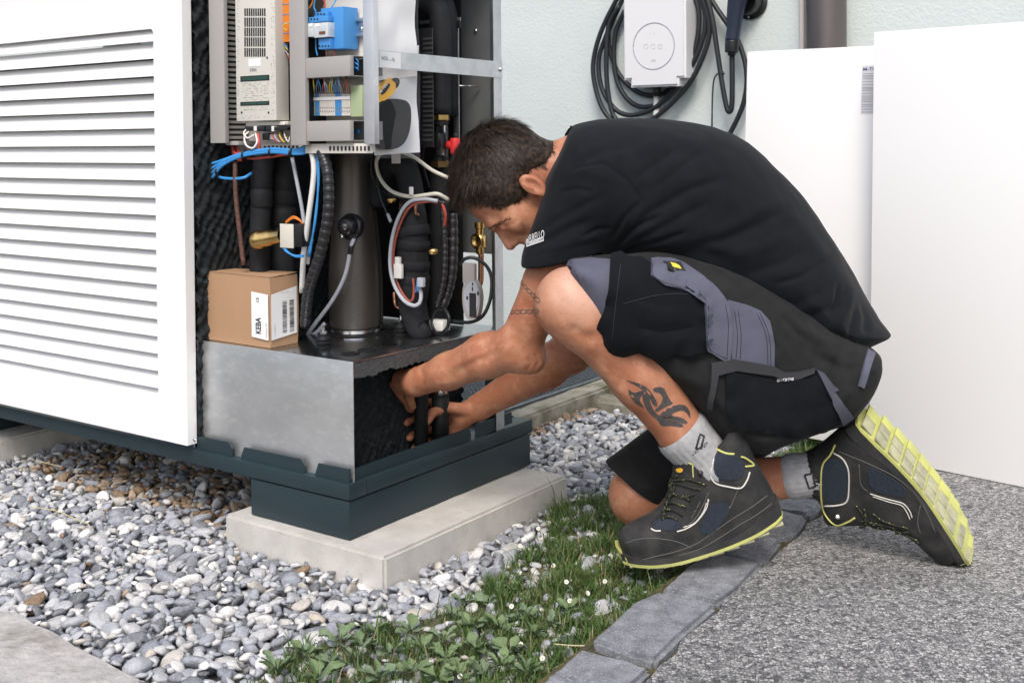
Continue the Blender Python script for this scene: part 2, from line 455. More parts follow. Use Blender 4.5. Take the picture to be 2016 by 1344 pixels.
def asphalt_mat():
    m = bpy.data.materials.new('asphalt'); m.use_nodes = True; t = m.node_tree; N = t.nodes; L = t.links; b = N['Principled BSDF']
    tc = N.new('ShaderNodeTexCoord'); mp = N.new('ShaderNodeMapping'); mp.inputs['Scale'].default_value = (1, 1, .6)
    L.new(tc.outputs['Object'], mp.inputs[0])
    wn = N.new('ShaderNodeTexNoise'); wn.inputs['Scale'].default_value = 60; L.new(mp.outputs[0], wn.inputs['Vector'])
    va = N.new('ShaderNodeVectorMath'); va.operation = 'MULTIPLY_ADD'; va.inputs[1].default_value = (.006, .006, .006)
    L.new(wn.outputs['Color'], va.inputs[0]); L.new(mp.outputs[0], va.inputs[2])
    v1 = N.new('ShaderNodeTexVoronoi'); v1.inputs['Scale'].default_value = 148; L.new(va.outputs[0], v1.inputs['Vector'])
    v2 = N.new('ShaderNodeTexVoronoi'); v2.feature = 'DISTANCE_TO_EDGE'; v2.inputs['Scale'].default_value = 148; L.new(va.outputs[0], v2.inputs['Vector'])
    sep = N.new('ShaderNodeSeparateColor'); L.new(v1.outputs['Color'], sep.inputs[0])
    cr = N.new('ShaderNodeValToRGB'); e = cr.color_ramp
    cols = [(0, (.085, .087, .09)), (.14, (.17, .173, .177)), (.35, (.26, .26, .26)), (.6, (.35, .345, .335)), (.82, (.42, .415, .405)), (1, (.56, .55, .535))]
    e.elements[0].position = 0; e.elements[0].color = (*cols[0][1], 1); e.elements[1].position = 1; e.elements[1].color = (*cols[-1][1], 1)
    for p_, c_ in cols[1:-1]: q = e.elements.new(p_); q.color = (*c_, 1)
    L.new(sep.outputs[0], cr.inputs[0])
    ed = N.new('ShaderNodeMapRange'); ed.inputs['From Min'].default_value = .0; ed.inputs['From Max'].default_value = .13; L.new(v2.outputs['Distance'], ed.inputs['Value'])
    mx = N.new('ShaderNodeMix'); mx.data_type = 'RGBA'; mx.inputs['A'].default_value = (.06, .06, .062, 1); L.new(ed.outputs[0], mx.inputs['Factor']); L.new(cr.outputs[0], mx.inputs['B'])
    big = N.new('ShaderNodeTexNoise'); big.inputs['Scale'].default_value = 2.2; big.inputs['Detail'].default_value = 5; L.new(tc.outputs['Object'], big.inputs['Vector'])
    bm_ = N.new('ShaderNodeMapRange'); bm_.inputs['From Min'].default_value = .3; bm_.inputs['From Max'].default_value = .7; bm_.inputs['To Min'].default_value = .72; bm_.inputs['To Max'].default_value = 1.12; L.new(big.outputs['Fac'], bm_.inputs['Value'])
    mu = N.new('ShaderNodeMix'); mu.data_type = 'RGBA'; mu.blend_type = 'MULTIPLY'; mu.inputs['Factor'].default_value = 1; L.new(mx.outputs['Result'], mu.inputs['A']); L.new(bm_.outputs[0], mu.inputs['B'])
    L.new(mu.outputs['Result'], b.inputs['Base Color']); b.inputs['Roughness'].default_value = .8
    hs = N.new('ShaderNodeMath'); hs.operation = 'MULTIPLY_ADD'; hs.inputs[1].default_value = .6; L.new(sep.outputs[1], hs.inputs[0]); L.new(ed.outputs[0], hs.inputs[2])
    bp = N.new('ShaderNodeBump'); bp.inputs['Strength'].default_value = .55; bp.inputs['Distance'].default_value = .003; L.new(hs.outputs[0], bp.inputs['Height']); L.new(bp.outputs[0], b.inputs['Normal'])
    return m
m_asph = asphalt_mat()
# asphalt with an irregular edge along the kerb stones
random.seed(4)
KI = lambda a: -.762 + .062 * a
KO = lambda a: -.641 + .050 * a
edge = [(-1.6 + .05 * k, KI(-1.6 + .05 * k) - .010 + random.uniform(-.010, .006)) for k in range(72)]
sheet('asphalt', [(-40, -40), (-40, -.872)] + edge + [(1.995, -.65), (1.995, -40)], 0.0, m_asph, th=.1)

m_conc = mat('concrete', (.56, .54, .50), .9, c2=(.46, .445, .41), scale=14, c3=(.40, .38, .33), scale3=55, lo3=.62, hi3=.72, bump=.35, bscale=120, bdist=.002)
m_conc2 = mat('weathered_concrete', (.33, .31, .26), .95, c2=(.22, .21, .16), scale=16, c3=(.12, .12, .07), scale3=8, lo3=.5, hi3=.75, bump=.6, bscale=70, bdist=.004)
def rough_block(name, pts, z0, z1, m, parent=None, jit=.004, cuts=10, bev=.006, seed=1):
    """a cast or hewn block from a plan outline, with worn edges"""
    bm = bmesh.new(); vs = [bm.verts.new((a, b, z0)) for a, b in pts]; f = bm.faces.new(vs)
    r = bmesh.ops.extrude_face_region(bm, geom=[f]); 
    for q in r['geom']:
        if isinstance(q, bmesh.types.BMVert): q.co.z = z1
    bmesh.ops.recalc_face_normals(bm, faces=bm.faces[:])
    bmesh.ops.bevel(bm, geom=bm.edges[:], offset=bev, segments=2, affect='EDGES')
    bmesh.ops.triangulate(bm, faces=[q for q in bm.faces if len(q.verts) > 4])
    for _ in range(cuts):
        le = [e for e in bm.edges if e.calc_length() > max(.02, jit * 5)]
        if not le or len(bm.verts) > 2500: break
        bmesh.ops.subdivide_edges(bm, edges=le, cuts=1); bmesh.ops.triangulate(bm, faces=[q for q in bm.faces if len(q.verts) > 4])
    bm.normal_update(); co = np.array([q.co[:] for q in bm.verts]); n1 = vnoise(co * 60 + seed * 7.3) - .5; n2 = vnoise(co * 14 + seed * 3.1) - .5
    nn = [q.normal.copy() for q in bm.verts]
    for i, q in enumerate(bm.verts): q.co += nn[i] * float(n1[i] * jit + n2[i] * jit * 1.6)
    for q in bm.verts: q.co = Wl(*q.co)
    mb = MB().bm(bm); return mb.build(name, m, parent, auto=35)
o = rough_block('foundation_slab', [(-.0295, -.1235), (.655, -.1235), (.655, .355), (-.0295, .355)], -.12, .02, m_conc, jit=.0012, bev=.006)
tag(o, 'pale concrete foundation slab under the open right end of the heat pump', 'slab')
SB = (-.06, (lz(160, 855, -.03)[1] + lz(60, 893, -.03)[1]) / 2)
o = rough_block('foundation_slab', [(SB[0], SB[1]), (.72, SB[1]), (.72, SB[1] + .5), (SB[0], SB[1] + .5)], -.12, .02, m_conc, jit=.0012, bev=.006, seed=3)
tag(o, 'grey concrete foundation slab in the shade under the louvred heat pump', 'slab')
# flat stone slab in the near left corner
m_step = mat('pale_stone', (.50, .48, .455), .9, c2=(.36, .35, .335), scale=30, c3=(.25, .23, .20), scale3=11, lo3=.52, hi3=.72, bump=.8, bscale=45, bdist=.010)
ss = [lz(u, v, -.035)[:2] for u, v in ((-340, 1185), (40, 1200), (150, 1262), (205, 1290), (275, 1330), (330, 1385), (300, 1560), (-420, 1600))]
o = rough_block('stepping_stone', ss, -.11, -.035, m_step, jit=.006, bev=.01, seed=9)
tag(o, 'flat pale hewn stone slab at the edge of the pebbles', 'stone slab')

# kerb setts
m_sett = mat('grey_granite', (.25, .26, .28), .85, c2=(.14, .147, .16), scale=28, c3=(.40, .41, .43), scale3=260, lo3=.55, hi3=.68, bump=.7, bscale=90, bdist=.004)
kerb = empty('kerb', Wl(0, -.69, 0)); kerb['kind'] = 'structure'
ja = [-.62, -.44] + [lz(u, v, 0)[0] for u, v in ((1213, 1285), (1352, 1175), (1458, 1097))]
while ja[-1] < 1.2: ja.append(ja[-1] + random.uniform(.14, .19))
for i in range(len(ja) - 1):
    g = .0075; a0, a1 = ja[i] + g, ja[i + 1] - g; jj = lambda s=.008: random.uniform(-s, s)
    am = (a0 + a1) / 2; sk = jj(.012); pts = [(a0 + jj(.006), KI(a0) + jj()), (a0 * .6 + a1 * .4, KI(am) - .006 + jj(.006)), (a1 + jj(.006), KI(a1) + jj()), (a1 + sk + .004, (KI(a1) + KO(a1)) / 2), (a1 + sk + jj(.006), KO(a1) + jj(.010)), (a0 * .3 + a1 * .7, KO(am) + .006 + jj(.008)), (am + jj(), KO(am) + .006 + jj(.008)), (a0 + jj(.006), KO(a0) + jj(.010)), (a0 - .004, (KI(a0) + KO(a0)) / 2)]
    k = rough_block('kerb_stone', pts, -.10, .004 + jj(.003), m_sett, None, jit=.0042, bev=.008, seed=20 + i)
    k.parent = kerb; k.matrix_parent_inverse = Matrix.Translation(-Wl(0, -.69, 0))
m_joint = mat('joint_moss', (.06, .05, .035), .95, c2=(.12, .105, .035), scale=40, bump=.8, bscale=120, bdist=.01)
o = sheet('kerb_joint', [(-1.6, -.90), (1.3, -.72), (1.3, -.56), (-1.6, -.70)], -.012, m_joint, None); o.parent = kerb; o.matrix_parent_inverse = Matrix.Translation(-Wl(0, -.69, 0))

# light well: weathered concrete rim and steel grating in front of the house wall
well = empty('light_well', Wl(1.4, .6, 0)); tag(well, 'light well at the foot of the house wall, concrete rim around a steel grating', 'light well')
def to_parent(o, p):
    o.parent = p; o.matrix_parent_inverse = p.matrix_basis.inverted(); return o
to_parent(rough_block('rim', [(.98, .355), (1.615, .365), (1.985, .37), (1.985, .45), (.98, .445)], -.13, .0, m_conc2, jit=.004, bev=.008, seed=31), well)
to_parent(rough_block('rim', [(.98, .452), (1.08, .452), (1.08, 1.25), (.98, 1.25)], -.13, .0, m_conc2, jit=.004, bev=.008, seed=32), well)
m_galv = mat('galvanised_steel', (.62, .64, .66), .38, 1.0, c2=(.50, .52, .54), scale=26, rvar=.1, bump=.05, bscale=60)
m_grate = mat('grating_steel', (.30, .34, .37), .45, .9, c2=(.22, .25, .28), scale=30)
mb = MB()
def lbox(mb, a0, a1, b0, b1, z0, z1):
    v = [Wl(a_, b_, z_) for a_ in (a0, a1) for b_ in (b0, b1) for z_ in (z0, z1)]
    mb.add(v, [(0, 1, 3, 2), (4, 6, 7, 5), (0, 4, 5, 1), (2, 3, 7, 6), (0, 2, 6, 4), (1, 5, 7, 3)]); return mb
gr = MB(); lbox(gr, 1.085, 1.985, .452, .462, -.035, .003); lbox(gr, 1.085, 1.985, 1.24, 1.25, -.035, .003)
to_parent(gr.build('grating_frame', m_grate), well)
bars = []
def bar(name, a0, a1, b0, b1, z0, z1):
    to_parent(lbox(MB(), a0, a1, b0, b1, z0, z1).build(name, m_grate), well)
b_ = .475
while b_ < .95: bar('grating_bar', 1.087, 1.983, b_, b_ + .003, -.03, 0); b_ += .022
a_ = 1.10
while a_ < 1.98: bar('cross_bar', a_, a_ + .003, .4625, 1.0, -.012, -.001); a_ += .022
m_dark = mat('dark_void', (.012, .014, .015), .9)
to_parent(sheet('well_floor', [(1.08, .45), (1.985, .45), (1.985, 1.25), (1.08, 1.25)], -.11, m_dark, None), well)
# hewn stones closing the gravel bed towards the wall
random.seed(12)
edging = empty('stone_edging', Wl(1.58, 0, 0)); tag(edging, 'row of weathered grey stones closing the pebble bed behind the kneeling man', 'edging')
bb = .34
while bb > -.60:
    l = random.uniform(.17, .24); k = rough_block('stone', [(1.62, bb), (1.53 + random.uniform(-.02, .02), bb - .01), (1.53 + random.uniform(-.02, .02), bb - l + .01), (1.62, bb - l + .006)], -.13, random.uniform(-.01, .01), m_conc2, jit=.008, bev=.015, seed=int(bb * 100) + 90)
    to_parent(k, edging); bb -= l

# house wall with rough render
def plaster():
    m = mat('pale_mint_render', (.60, .655, .64), .92, c2=(.56, .615, .605), scale=3)
    t = m.node_tree; N = t.nodes; L = t.links; b = N['Principled BSDF']; tc = N['Texture Coordinate']
    n1 = N.new('ShaderNodeTexNoise'); n1.inputs['Scale'].default_value = 85; n1.inputs['Detail'].default_value = 5; n1.inputs['Roughness'].default_value = .55; L.new(tc.outputs['Object'], n1.inputs['Vector'])
    v1 = N.new('ShaderNodeTexVoronoi'); v1.inputs['Scale'].default_value = 130; L.new(tc.outputs['Object'], v1.inputs['Vector'])
    ad = N.new('ShaderNodeMath'); ad.operation = 'MULTIPLY_ADD'; ad.inputs[1].default_value = .35; L.new(v1.outputs['Distance'], ad.inputs[0]); L.new(n1.outputs['Fac'], ad.inputs[2])
    bp = N.new('ShaderNodeBump'); bp.inputs['Strength'].default_value = .32; bp.inputs['Distance'].default_value = .005; L.new(ad.outputs[0], bp.inputs['Height']); L.new(bp.outputs[0], b.inputs['Normal'])
    return m
m_wall = plaster()
wa = 2.0
house = empty('house_wall', Wl(wa, 0, 0)); tag(house, 'pale mint rendered house wall behind the kneeling man', 'wall')
mb = MB(); lbox(mb, wa, wa + .35, -7.0, 16.0, .0, 5.2); to_parent(mb.build('render_coat', m_wall), house)
m_plinth = mat('plinth_render', (.42, .46, .46), .95, c2=(.33, .37, .37), scale=8, bump=.5, bscale=80, bdist=.004)
mb = MB(); lbox(mb, wa - .006, wa + .3, -7.0, 16.0, -.14, .03); to_parent(mb.build('plinth', m_plinth), house)

# ------------------------------------------------------------------ gravel
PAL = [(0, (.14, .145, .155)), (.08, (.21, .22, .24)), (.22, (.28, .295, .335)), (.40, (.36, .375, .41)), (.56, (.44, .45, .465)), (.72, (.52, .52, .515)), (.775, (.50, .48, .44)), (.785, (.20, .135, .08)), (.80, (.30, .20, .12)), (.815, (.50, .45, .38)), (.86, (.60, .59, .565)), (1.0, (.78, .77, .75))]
def pebble_mat(name, use_obj):
    m = bpy.data.materials.new(name); m.use_nodes = True; t = m.node_tree; N = t.nodes; L = t.links; b = N['Principled BSDF']
    cr = N.new('ShaderNodeValToRGB'); e = cr.color_ramp; e.elements[0].color = (*PAL[0][1], 1); e.elements[1].position = 1; e.elements[1].color = (*PAL[-1][1], 1)
    for p_, c_ in PAL[1:-1]: q = e.elements.new(p_); q.color = (*c_, 1)
    if use_obj: oi = N.new('ShaderNodeObjectInfo'); rnd = oi.outputs['Random']
    else: at = N.new('ShaderNodeAttribute'); at.attribute_name = 'tone'; rnd = at.outputs['Fac']
    L.new(rnd, cr.inputs[0])
    tc = N.new('ShaderNodeTexCoord'); n1 = N.new('ShaderNodeTexNoise'); n1.noise_dimensions = '4D'; n1.inputs['Scale'].default_value = (55 if not use_obj else 1.6); n1.inputs['Detail'].default_value = 6; n1.inputs['Roughness'].default_value = .7
    L.new(tc.outputs['Object'], n1.inputs['Vector']); L.new(rnd, n1.inputs['W'])
    mr = N.new('ShaderNodeMapRange'); mr.inputs['From Min'].default_value = .3; mr.inputs['From Max'].default_value = .7; mr.inputs['To Min'].default_value = .68; mr.inputs['To Max'].default_value = 1.25; L.new(n1.outputs['Fac'], mr.inputs['Value'])
    mu = N.new('ShaderNodeMix'); mu.data_type = 'RGBA'; mu.blend_type = 'MULTIPLY'; mu.inputs['Factor'].default_value = 1; L.new(cr.outputs[0], mu.inputs['A']); L.new(mr.outputs[0], mu.inputs['B'])
    # pale veins on some stones
    wv = N.new('ShaderNodeTexWave'); wv.inputs['Scale'].default_value = (22 if not use_obj else .55); wv.inputs['Distortion'].default_value = 9; wv.inputs['Detail'].default_value = 3; L.new(tc.outputs['Object'], wv.inputs['Vector'])
    vr = N.new('ShaderNodeMapRange'); vr.inputs['From Min'].default_value = .975; vr.inputs['From Max'].default_value = 1; vr.inputs['To Max'].default_value = .3; L.new(wv.outputs['Fac'], vr.inputs['Value'])
    m2 = N.new('ShaderNodeMix'); m2.data_type = 'RGBA'; m2.inputs['B'].default_value = (.6, .59, .57, 1); L.new(vr.outputs[0], m2.inputs['Factor']); L.new(mu.outputs['Result'], m2.inputs['A'])
    L.new(m2.outputs['Result'], b.inputs['Base Color']); b.inputs['Roughness'].default_value = .78
    bp = N.new('ShaderNodeBump'); bp.inputs['Strength'].default_value = .35; bp.inputs['Distance'].default_value = .002 if not use_obj else .08; L.new(n1.outputs['Fac'], bp.inputs['Height']); L.new(bp.outputs[0], b.inputs['Normal'])
    return m
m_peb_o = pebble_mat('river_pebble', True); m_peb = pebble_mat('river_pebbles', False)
def base_pebble(sub, seed):
    rs = np.random.RandomState(seed); bm = bmesh.new(); bmesh.ops.create_icosphere(bm, subdivisions=sub, radius=1)
    co = np.array([q.co[:] for q in bm.verts]); fc = np.array([[q.index for q in f.verts] for f in bm.faces]); bm.free()
    for _ in range(rs.randint(4, 10)):    # flattened facets
        n = rs.randn(3); n /= np.linalg.norm(n); lim = rs.uniform(.48, .86); d = co @ n; k = np.maximum(d - lim, 0); co = co - (k * .8)[:, None] * n
    co *= (1 + .35 * (vnoise(co * 1.3 + seed * 5.7) - .5))[:, None]; co *= (1 + .08 * (vnoise(co * 4 + seed) - .5))[:, None]
    co *= np.array([rs.uniform(1.1, 1.85), rs.uniform(.8, 1.05), rs.uniform(.5, .8)]); return co / (.5 * np.abs(co[:, 0]).max() + .5 * np.abs(co[:, 1]).max()), fc
PEB2 = [base_pebble(2, s) for s in range(14)]; PEB1 = [base_pebble(2 if s < 4 else 1, 40 + s) for s in range(10)]
# outline of the pebble bed, and of the lawn lying on it
grass_px = [(440, 1400), (505, 1330), (600, 1262), (700, 1232), (800, 1212), (905, 1186), (975, 1128), (1025, 1086), (1072, 1050), (1085, 1000), (1135, 982), (1190, 975)]
grass_ab = [lz(u, v, -.035)[:2] for u, v in grass_px] + [(.80, -.40), (1.5, -.42), (1.5, KO(1.5) + .004), (-1.0, KO(-1.0) + .004)]
def in_obst(a, b, m=0.0):
    if -.0295 - m < a < .655 + m and -.1235 - m < b < .355 + m: return True
    if SB[0] - m < a < .72 + m and SB[1] - m < b < SB[1] + .5 + m: return True
    if inside(ss, a, b): return True
    if a > .98 - m and b > .355 - m: return True
    if a > 1.53 - m or b < KO(a) + .004: return True
    return False
rs = np.random.RandomState(11); PB = []   # (a, b, z, r, layer)
def visible_zone(a, b):
    u, v = proj(Wl(a, b, -.03)); return -60 < u < 2060 and v < 1420
cellsz = .06; grid = {}
def try_put(a, b, r, ov):
    ci, cj = int(math.floor(a / cellsz)), int(math.floor(b / cellsz))
    for i in range(ci - 1, ci + 2):
        for j in range(cj - 1, cj + 2):
            for (a2, b2, r2) in grid.get((i, j), ()):
                if (a - a2) ** 2 + (b - b2) ** 2 < ((r + r2) * ov) ** 2: return False
    grid.setdefault((ci, cj), []).append((a, b, r)); return True
for r0, r1, tries, ov in ((.017, .025, 1800, .80), (.012, .017, 13000, .77), (.009, .013, 26000, .74), (.0055, .009, 42000, .72)):
    A_ = rs.uniform(-.85, 1.56, tries); B_ = rs.uniform(-.64, 1.75, tries); R_ = rs.uniform(r0, r1, tries)
    for a, b, r in zip(A_, B_, R_):
        if a < -.2 - .0 and b > .6 + (a + .9): pass
        if in_obst(a, b, r * .55) or not visible_zone(a, b): continue
        if inside(grass_ab, a, b) and rs.rand() > .12: continue
        if try_put(a, b, r, ov): PB.append([a, b, GZ + .026 + rs.uniform(-.005, .007) + (.005 if r < .011 else 0), r, 1])
low = []
for _ in range(12000):
    a, b = rs.uniform(-.85, 1.56), rs.uniform(-.64, 1.75)
    if in_obst(a, b, .0) or not visible_zone(a, b) or (inside(grass_ab, a, b) and rs.rand() > .06): continue
    low.append([a, b, GZ + .013 + rs.uniform(-.006, .004), rs.uniform(.009, .016), 0])
gravel = empty('gravel_bed', Wl(0, 0, GZ)); tag(gravel, kind='structure')
to_parent(sheet('gravel_base', [(-1.2, -.63), (1.54, -.63), (1.54, 1.9), (-1.2, 1.9)], GZ, mat('gravel_dust', (.22, .21, .20), .95, c2=(.13, .125, .12), scale=60, bump=.6, bscale=120, bdist=.01), None), gravel)
def on_screen(p):
    u, v = proj(Wl(p[0], p[1], p[2])); 
    if not (-20 < u < 2036 and v < 1364): return 0
    return p[3] / (Wl(*p[:3]) - CAM).length
PB.sort(key=on_screen, reverse=True)
pm = []
for k, (co, fc) in enumerate(PEB2):
    me = bpy.data.meshes.new('pebble'); me.from_pydata(co.tolist(), [], fc.tolist()); me.polygons.foreach_set('use_smooth', [True] * len(fc)); me.materials.append(m_peb_o); pm.append(me)
def rot(rs): 
    return Matrix.Rotation(rs.uniform(0, 6.283), 3, 'Z') @ Matrix.Rotation(rs.normal(0, .45), 3, 'X') @ Matrix.Rotation(rs.normal(0, .42), 3, 'Y')
PMI = Matrix.Translation(-Wl(0, 0, GZ))
for a, b, z, r, _l in PB[:300]:
    o = bpy.data.objects.new('pebble', pm[rs.randint(len(pm))]); p = Wl(a, b, z)
    o.matrix_world = Matrix.Translation(p) @ (rot(rs) @ Matrix.Diagonal((r * 1.12, r * 1.12, r * rs.uniform(.85, 1.2)))).to_4x4()
    mw = o.matrix_world.copy(); link(o, gravel); o.matrix_parent_inverse = PMI; o.matrix_basis = mw
VV = []; FF = []; TT = []; n = 0
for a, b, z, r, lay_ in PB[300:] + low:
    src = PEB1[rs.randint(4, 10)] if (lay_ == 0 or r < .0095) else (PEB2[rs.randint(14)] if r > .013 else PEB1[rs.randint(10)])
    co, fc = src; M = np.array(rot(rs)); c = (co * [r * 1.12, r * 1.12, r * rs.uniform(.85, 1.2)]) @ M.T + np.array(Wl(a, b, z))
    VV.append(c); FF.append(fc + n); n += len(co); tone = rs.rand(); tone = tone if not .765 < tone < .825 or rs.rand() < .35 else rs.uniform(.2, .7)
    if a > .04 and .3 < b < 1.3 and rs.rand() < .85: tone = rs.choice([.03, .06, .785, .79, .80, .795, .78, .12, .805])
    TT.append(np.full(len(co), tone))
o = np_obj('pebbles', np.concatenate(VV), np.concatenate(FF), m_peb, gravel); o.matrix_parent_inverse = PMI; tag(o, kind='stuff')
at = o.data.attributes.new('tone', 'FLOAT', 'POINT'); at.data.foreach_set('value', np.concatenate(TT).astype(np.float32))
# ================================================================== heat pump
hp = empty('heat_pump', P0, ANG)
tag(hp, 'white heat pump with louvred front and its service end opened up', 'heat pump')
m_green = mat('green_black_paint', (.016, .031, .038), .42, c2=(.019, .036, .044), scale=5, bump=.12, bscale=500, bdist=.0008, spec=.4)
m_white = mat('white_powder_coat', (.84, .84, .83), .45, bump=.05, bscale=900, bdist=.0004)
m_tray = mat('galvanised_tray', (.76, .77, .77), .42, .85, c2=(.60, .62, .62), scale=4, lo=.3, hi=.75, c3=(.82, .82, .81), scale3=38, lo3=.5, hi3=.75, rvar=.16, bump=.25, bscale=2.2, bdist=.01, stretch=(1, 1, 2.2))
m_plate = mat('dull_zinc_sheet', (.50, .52, .53), .27, 1.0, c2=(.40, .42, .43), scale=10, rvar=.08)
m_foam = mat('acoustic_foam', (.018, .021, .023), .95, c2=(.035, .04, .043), scale=60, bump=.8, bscale=200, bdist=.003, spec=.15)
m_felt = mat('grey_felt', (.085, .088, .092), .98, c2=(.05, .052, .055), scale=90, bump=.6, bscale=220, bdist=.003)
m_black = mat('black_rubber', (.008, .009, .010), .6, c2=(.012, .013, .014), scale=40, bump=.1, bscale=100, spec=.25)
m_blackp = mat('black_plastic', (.012, .013, .015), .32)
m_ins = mat('pipe_insulation', (.012, .013, .015), .72, c2=(.018, .019, .022), scale=25, bump=.25, bscale=60, bdist=.003, spec=.25)
m_duct = mat('grey_duct_plastic', (.36, .345, .33), .55)
m_cream = mat('cream_sheet', (.66, .63, .57), .5)
m_boardc = mat('controller_cover', (.64, .625, .565), .5, c2=(.60, .585, .53), scale=8)
m_brass = mat('brass', (.72, .50, .20), .28, 1.0, c2=(.55, .36, .13), scale=40, rvar=.1)
m_copper = mat('copper', (.62, .33, .20), .35, 1.0, c2=(.40, .2, .12), scale=30)
m_blue = mat('blue_plastic', (.06, .27, .62), .45); m_bluew = mat('blue_wire', (.045, .27, .62), .4)
m_red = mat('red_plastic', (.62, .03, .03), .4); m_redw = mat('red_wire', (.50, .07, .05), .45); m_orange = mat('orange_plastic', (.75, .22, .02), .45)
m_greyc = mat('grey_cable', (.42, .44, .49), .5); m_whitec = mat('white_cable', (.72, .71, .68), .45); m_creamc = mat('cream_cable', (.62, .59, .50), .45)
m_pcb = mat('circuit_board', (.012, .05, .035), .5, c2=(.02, .07, .05), scale=90)
m_yel = mat('yellow_wire', (.70, .55, .06), .45); m_lime = mat('green_terminal', (.38, .46, .27), .5); m_brown = mat('brown_wire', (.16, .06, .035), .5)
m_paper = mat('paper', (.80, .80, .80), .8); m_chrome = mat('bright_steel', (.72, .72, .72), .22, 1.0); m_ink = mat('black_print', (.02, .02, .022), .6); m_gink = mat('grey_print', (.25, .25, .26), .6)
m_comp = mat('bronze_jacket', (.105, .096, .088), .36, .6, c2=(.088, .080, .073), scale=220, bump=.08, bscale=400, bdist=.0005)

def lpx(u0, v0, u1, v1, a): 
    p, q = la(u0, (v0 + v1) / 2, a), la(u1, (v0 + v1) / 2, a); um = (u0 + u1) / 2
    return p[1], q[1], la(um, v0, a)[2], la(um, v1, a)[2]       # b left, b right, z top, z bottom
def bpx(mb, u0, v0, u1, v1, a0, a1, bev=0.0):
    b0, b1, z0, z1 = lpx(u0, v0, u1, v1, a0); mb.box((a0, b1, z1), (a1, b0, z0), bev); return mb
def part(name, rects, m, bev=.0008, parent=None):
    mb = MB()
    for r in rects: bpx(mb, *r, bev)
    return mb.build(name, m, parent or hp, auto=30)
def cable(name, pts, r, m, parent=None, n=7, steps=6):
    return MB().tube([la(*p) for p in pts], r, n, steps).build(name, m, parent or hp, True)
def ltext(name, s, u, v, a, size, m, parent=None, vert=False, bold=0.0):   # printed on a front face, size in metres
    p = Vector(la(u, v, a))
    if vert: return text_on(name, s, lambda x, y: p + Vector((0, y * size, x * size)), m, parent or hp, bold)
    return text_on(name, s, lambda x, y: p + Vector((0, -x * size, y * size)), m, parent or hp, bold)

# ---- base frame
zc = lambda v: la(689, v, 0)[2]
Z_GR, Z_RT, Z_TAB = zc(985), zc(953), zc(923)
mb = MB(); mb.box((0, 0, .0215), (.67, .30, Z_GR - .003), .003); mb.build('plinth', m_green, hp, auto=30)
mb = MB(); mb.box((SB[0] + .03, SB[1] + .1, .0215), (.66, SB[1] + .42, Z_GR - .003), .003); mb.build('plinth', m_green, hp, auto=30)
mb = MB(); mb.box((-.004, -.004, Z_GR), (.05, 1.62, Z_RT), .003); mb.build('front_rail', m_green, hp, auto=30)
mb = MB(); mb.box((.0505, -.004, Z_GR), (.675, .05, Z_RT), .003); mb.build('side_rail', m_green, hp, auto=30)
mb = MB(); mb.box((.05, .0505, Z_GR + .006), (.67, 1.60, Z_GR + .012)); mb.build('floor_plate', m_green, hp)
mb = MB(); mb.box((.62, .0505, Z_GR + .013), (.67, 1.60, Z_RT + .003), .003); mb.build('rear_rail', m_green, hp, auto=30)
for poly in ([(390, 858), (452, 870), (458, 882), (458, 905), (390, 890)], [(482, 880), (594, 903), (601, 916), (601, 941), (476, 911), (476, 897)], [(628, 911), (689, 923), (689, 962), (621, 944), (621, 935)]):
    q = [la(u, v, .006)[1:] for u, v in poly]
    MB().prism(q, lambda b, z: (.004, b, z), lambda b, z: (.008, b, z)).build('rail_tab', m_green, hp)
q = [lb(u, v, .006) for u, v in ((693, 924), (922, 842), (926, 852), (926, 866), (693, 958))]
MB().prism([(x[0], x[2]) for x in q], lambda a, z: (a, .004, z), lambda a, z: (a, .008, z)).build('rail_tab', m_green, hp)
q = [lb(u, v, .004) for u, v in ((936, 834), (1006, 810), (1007, 832), (936, 862))]
MB().prism([(x[0], x[2]) for x in q], lambda a, z: (a, .002, z), lambda a, z: (a, .006, z)).build('rail_tab', m_green, hp)

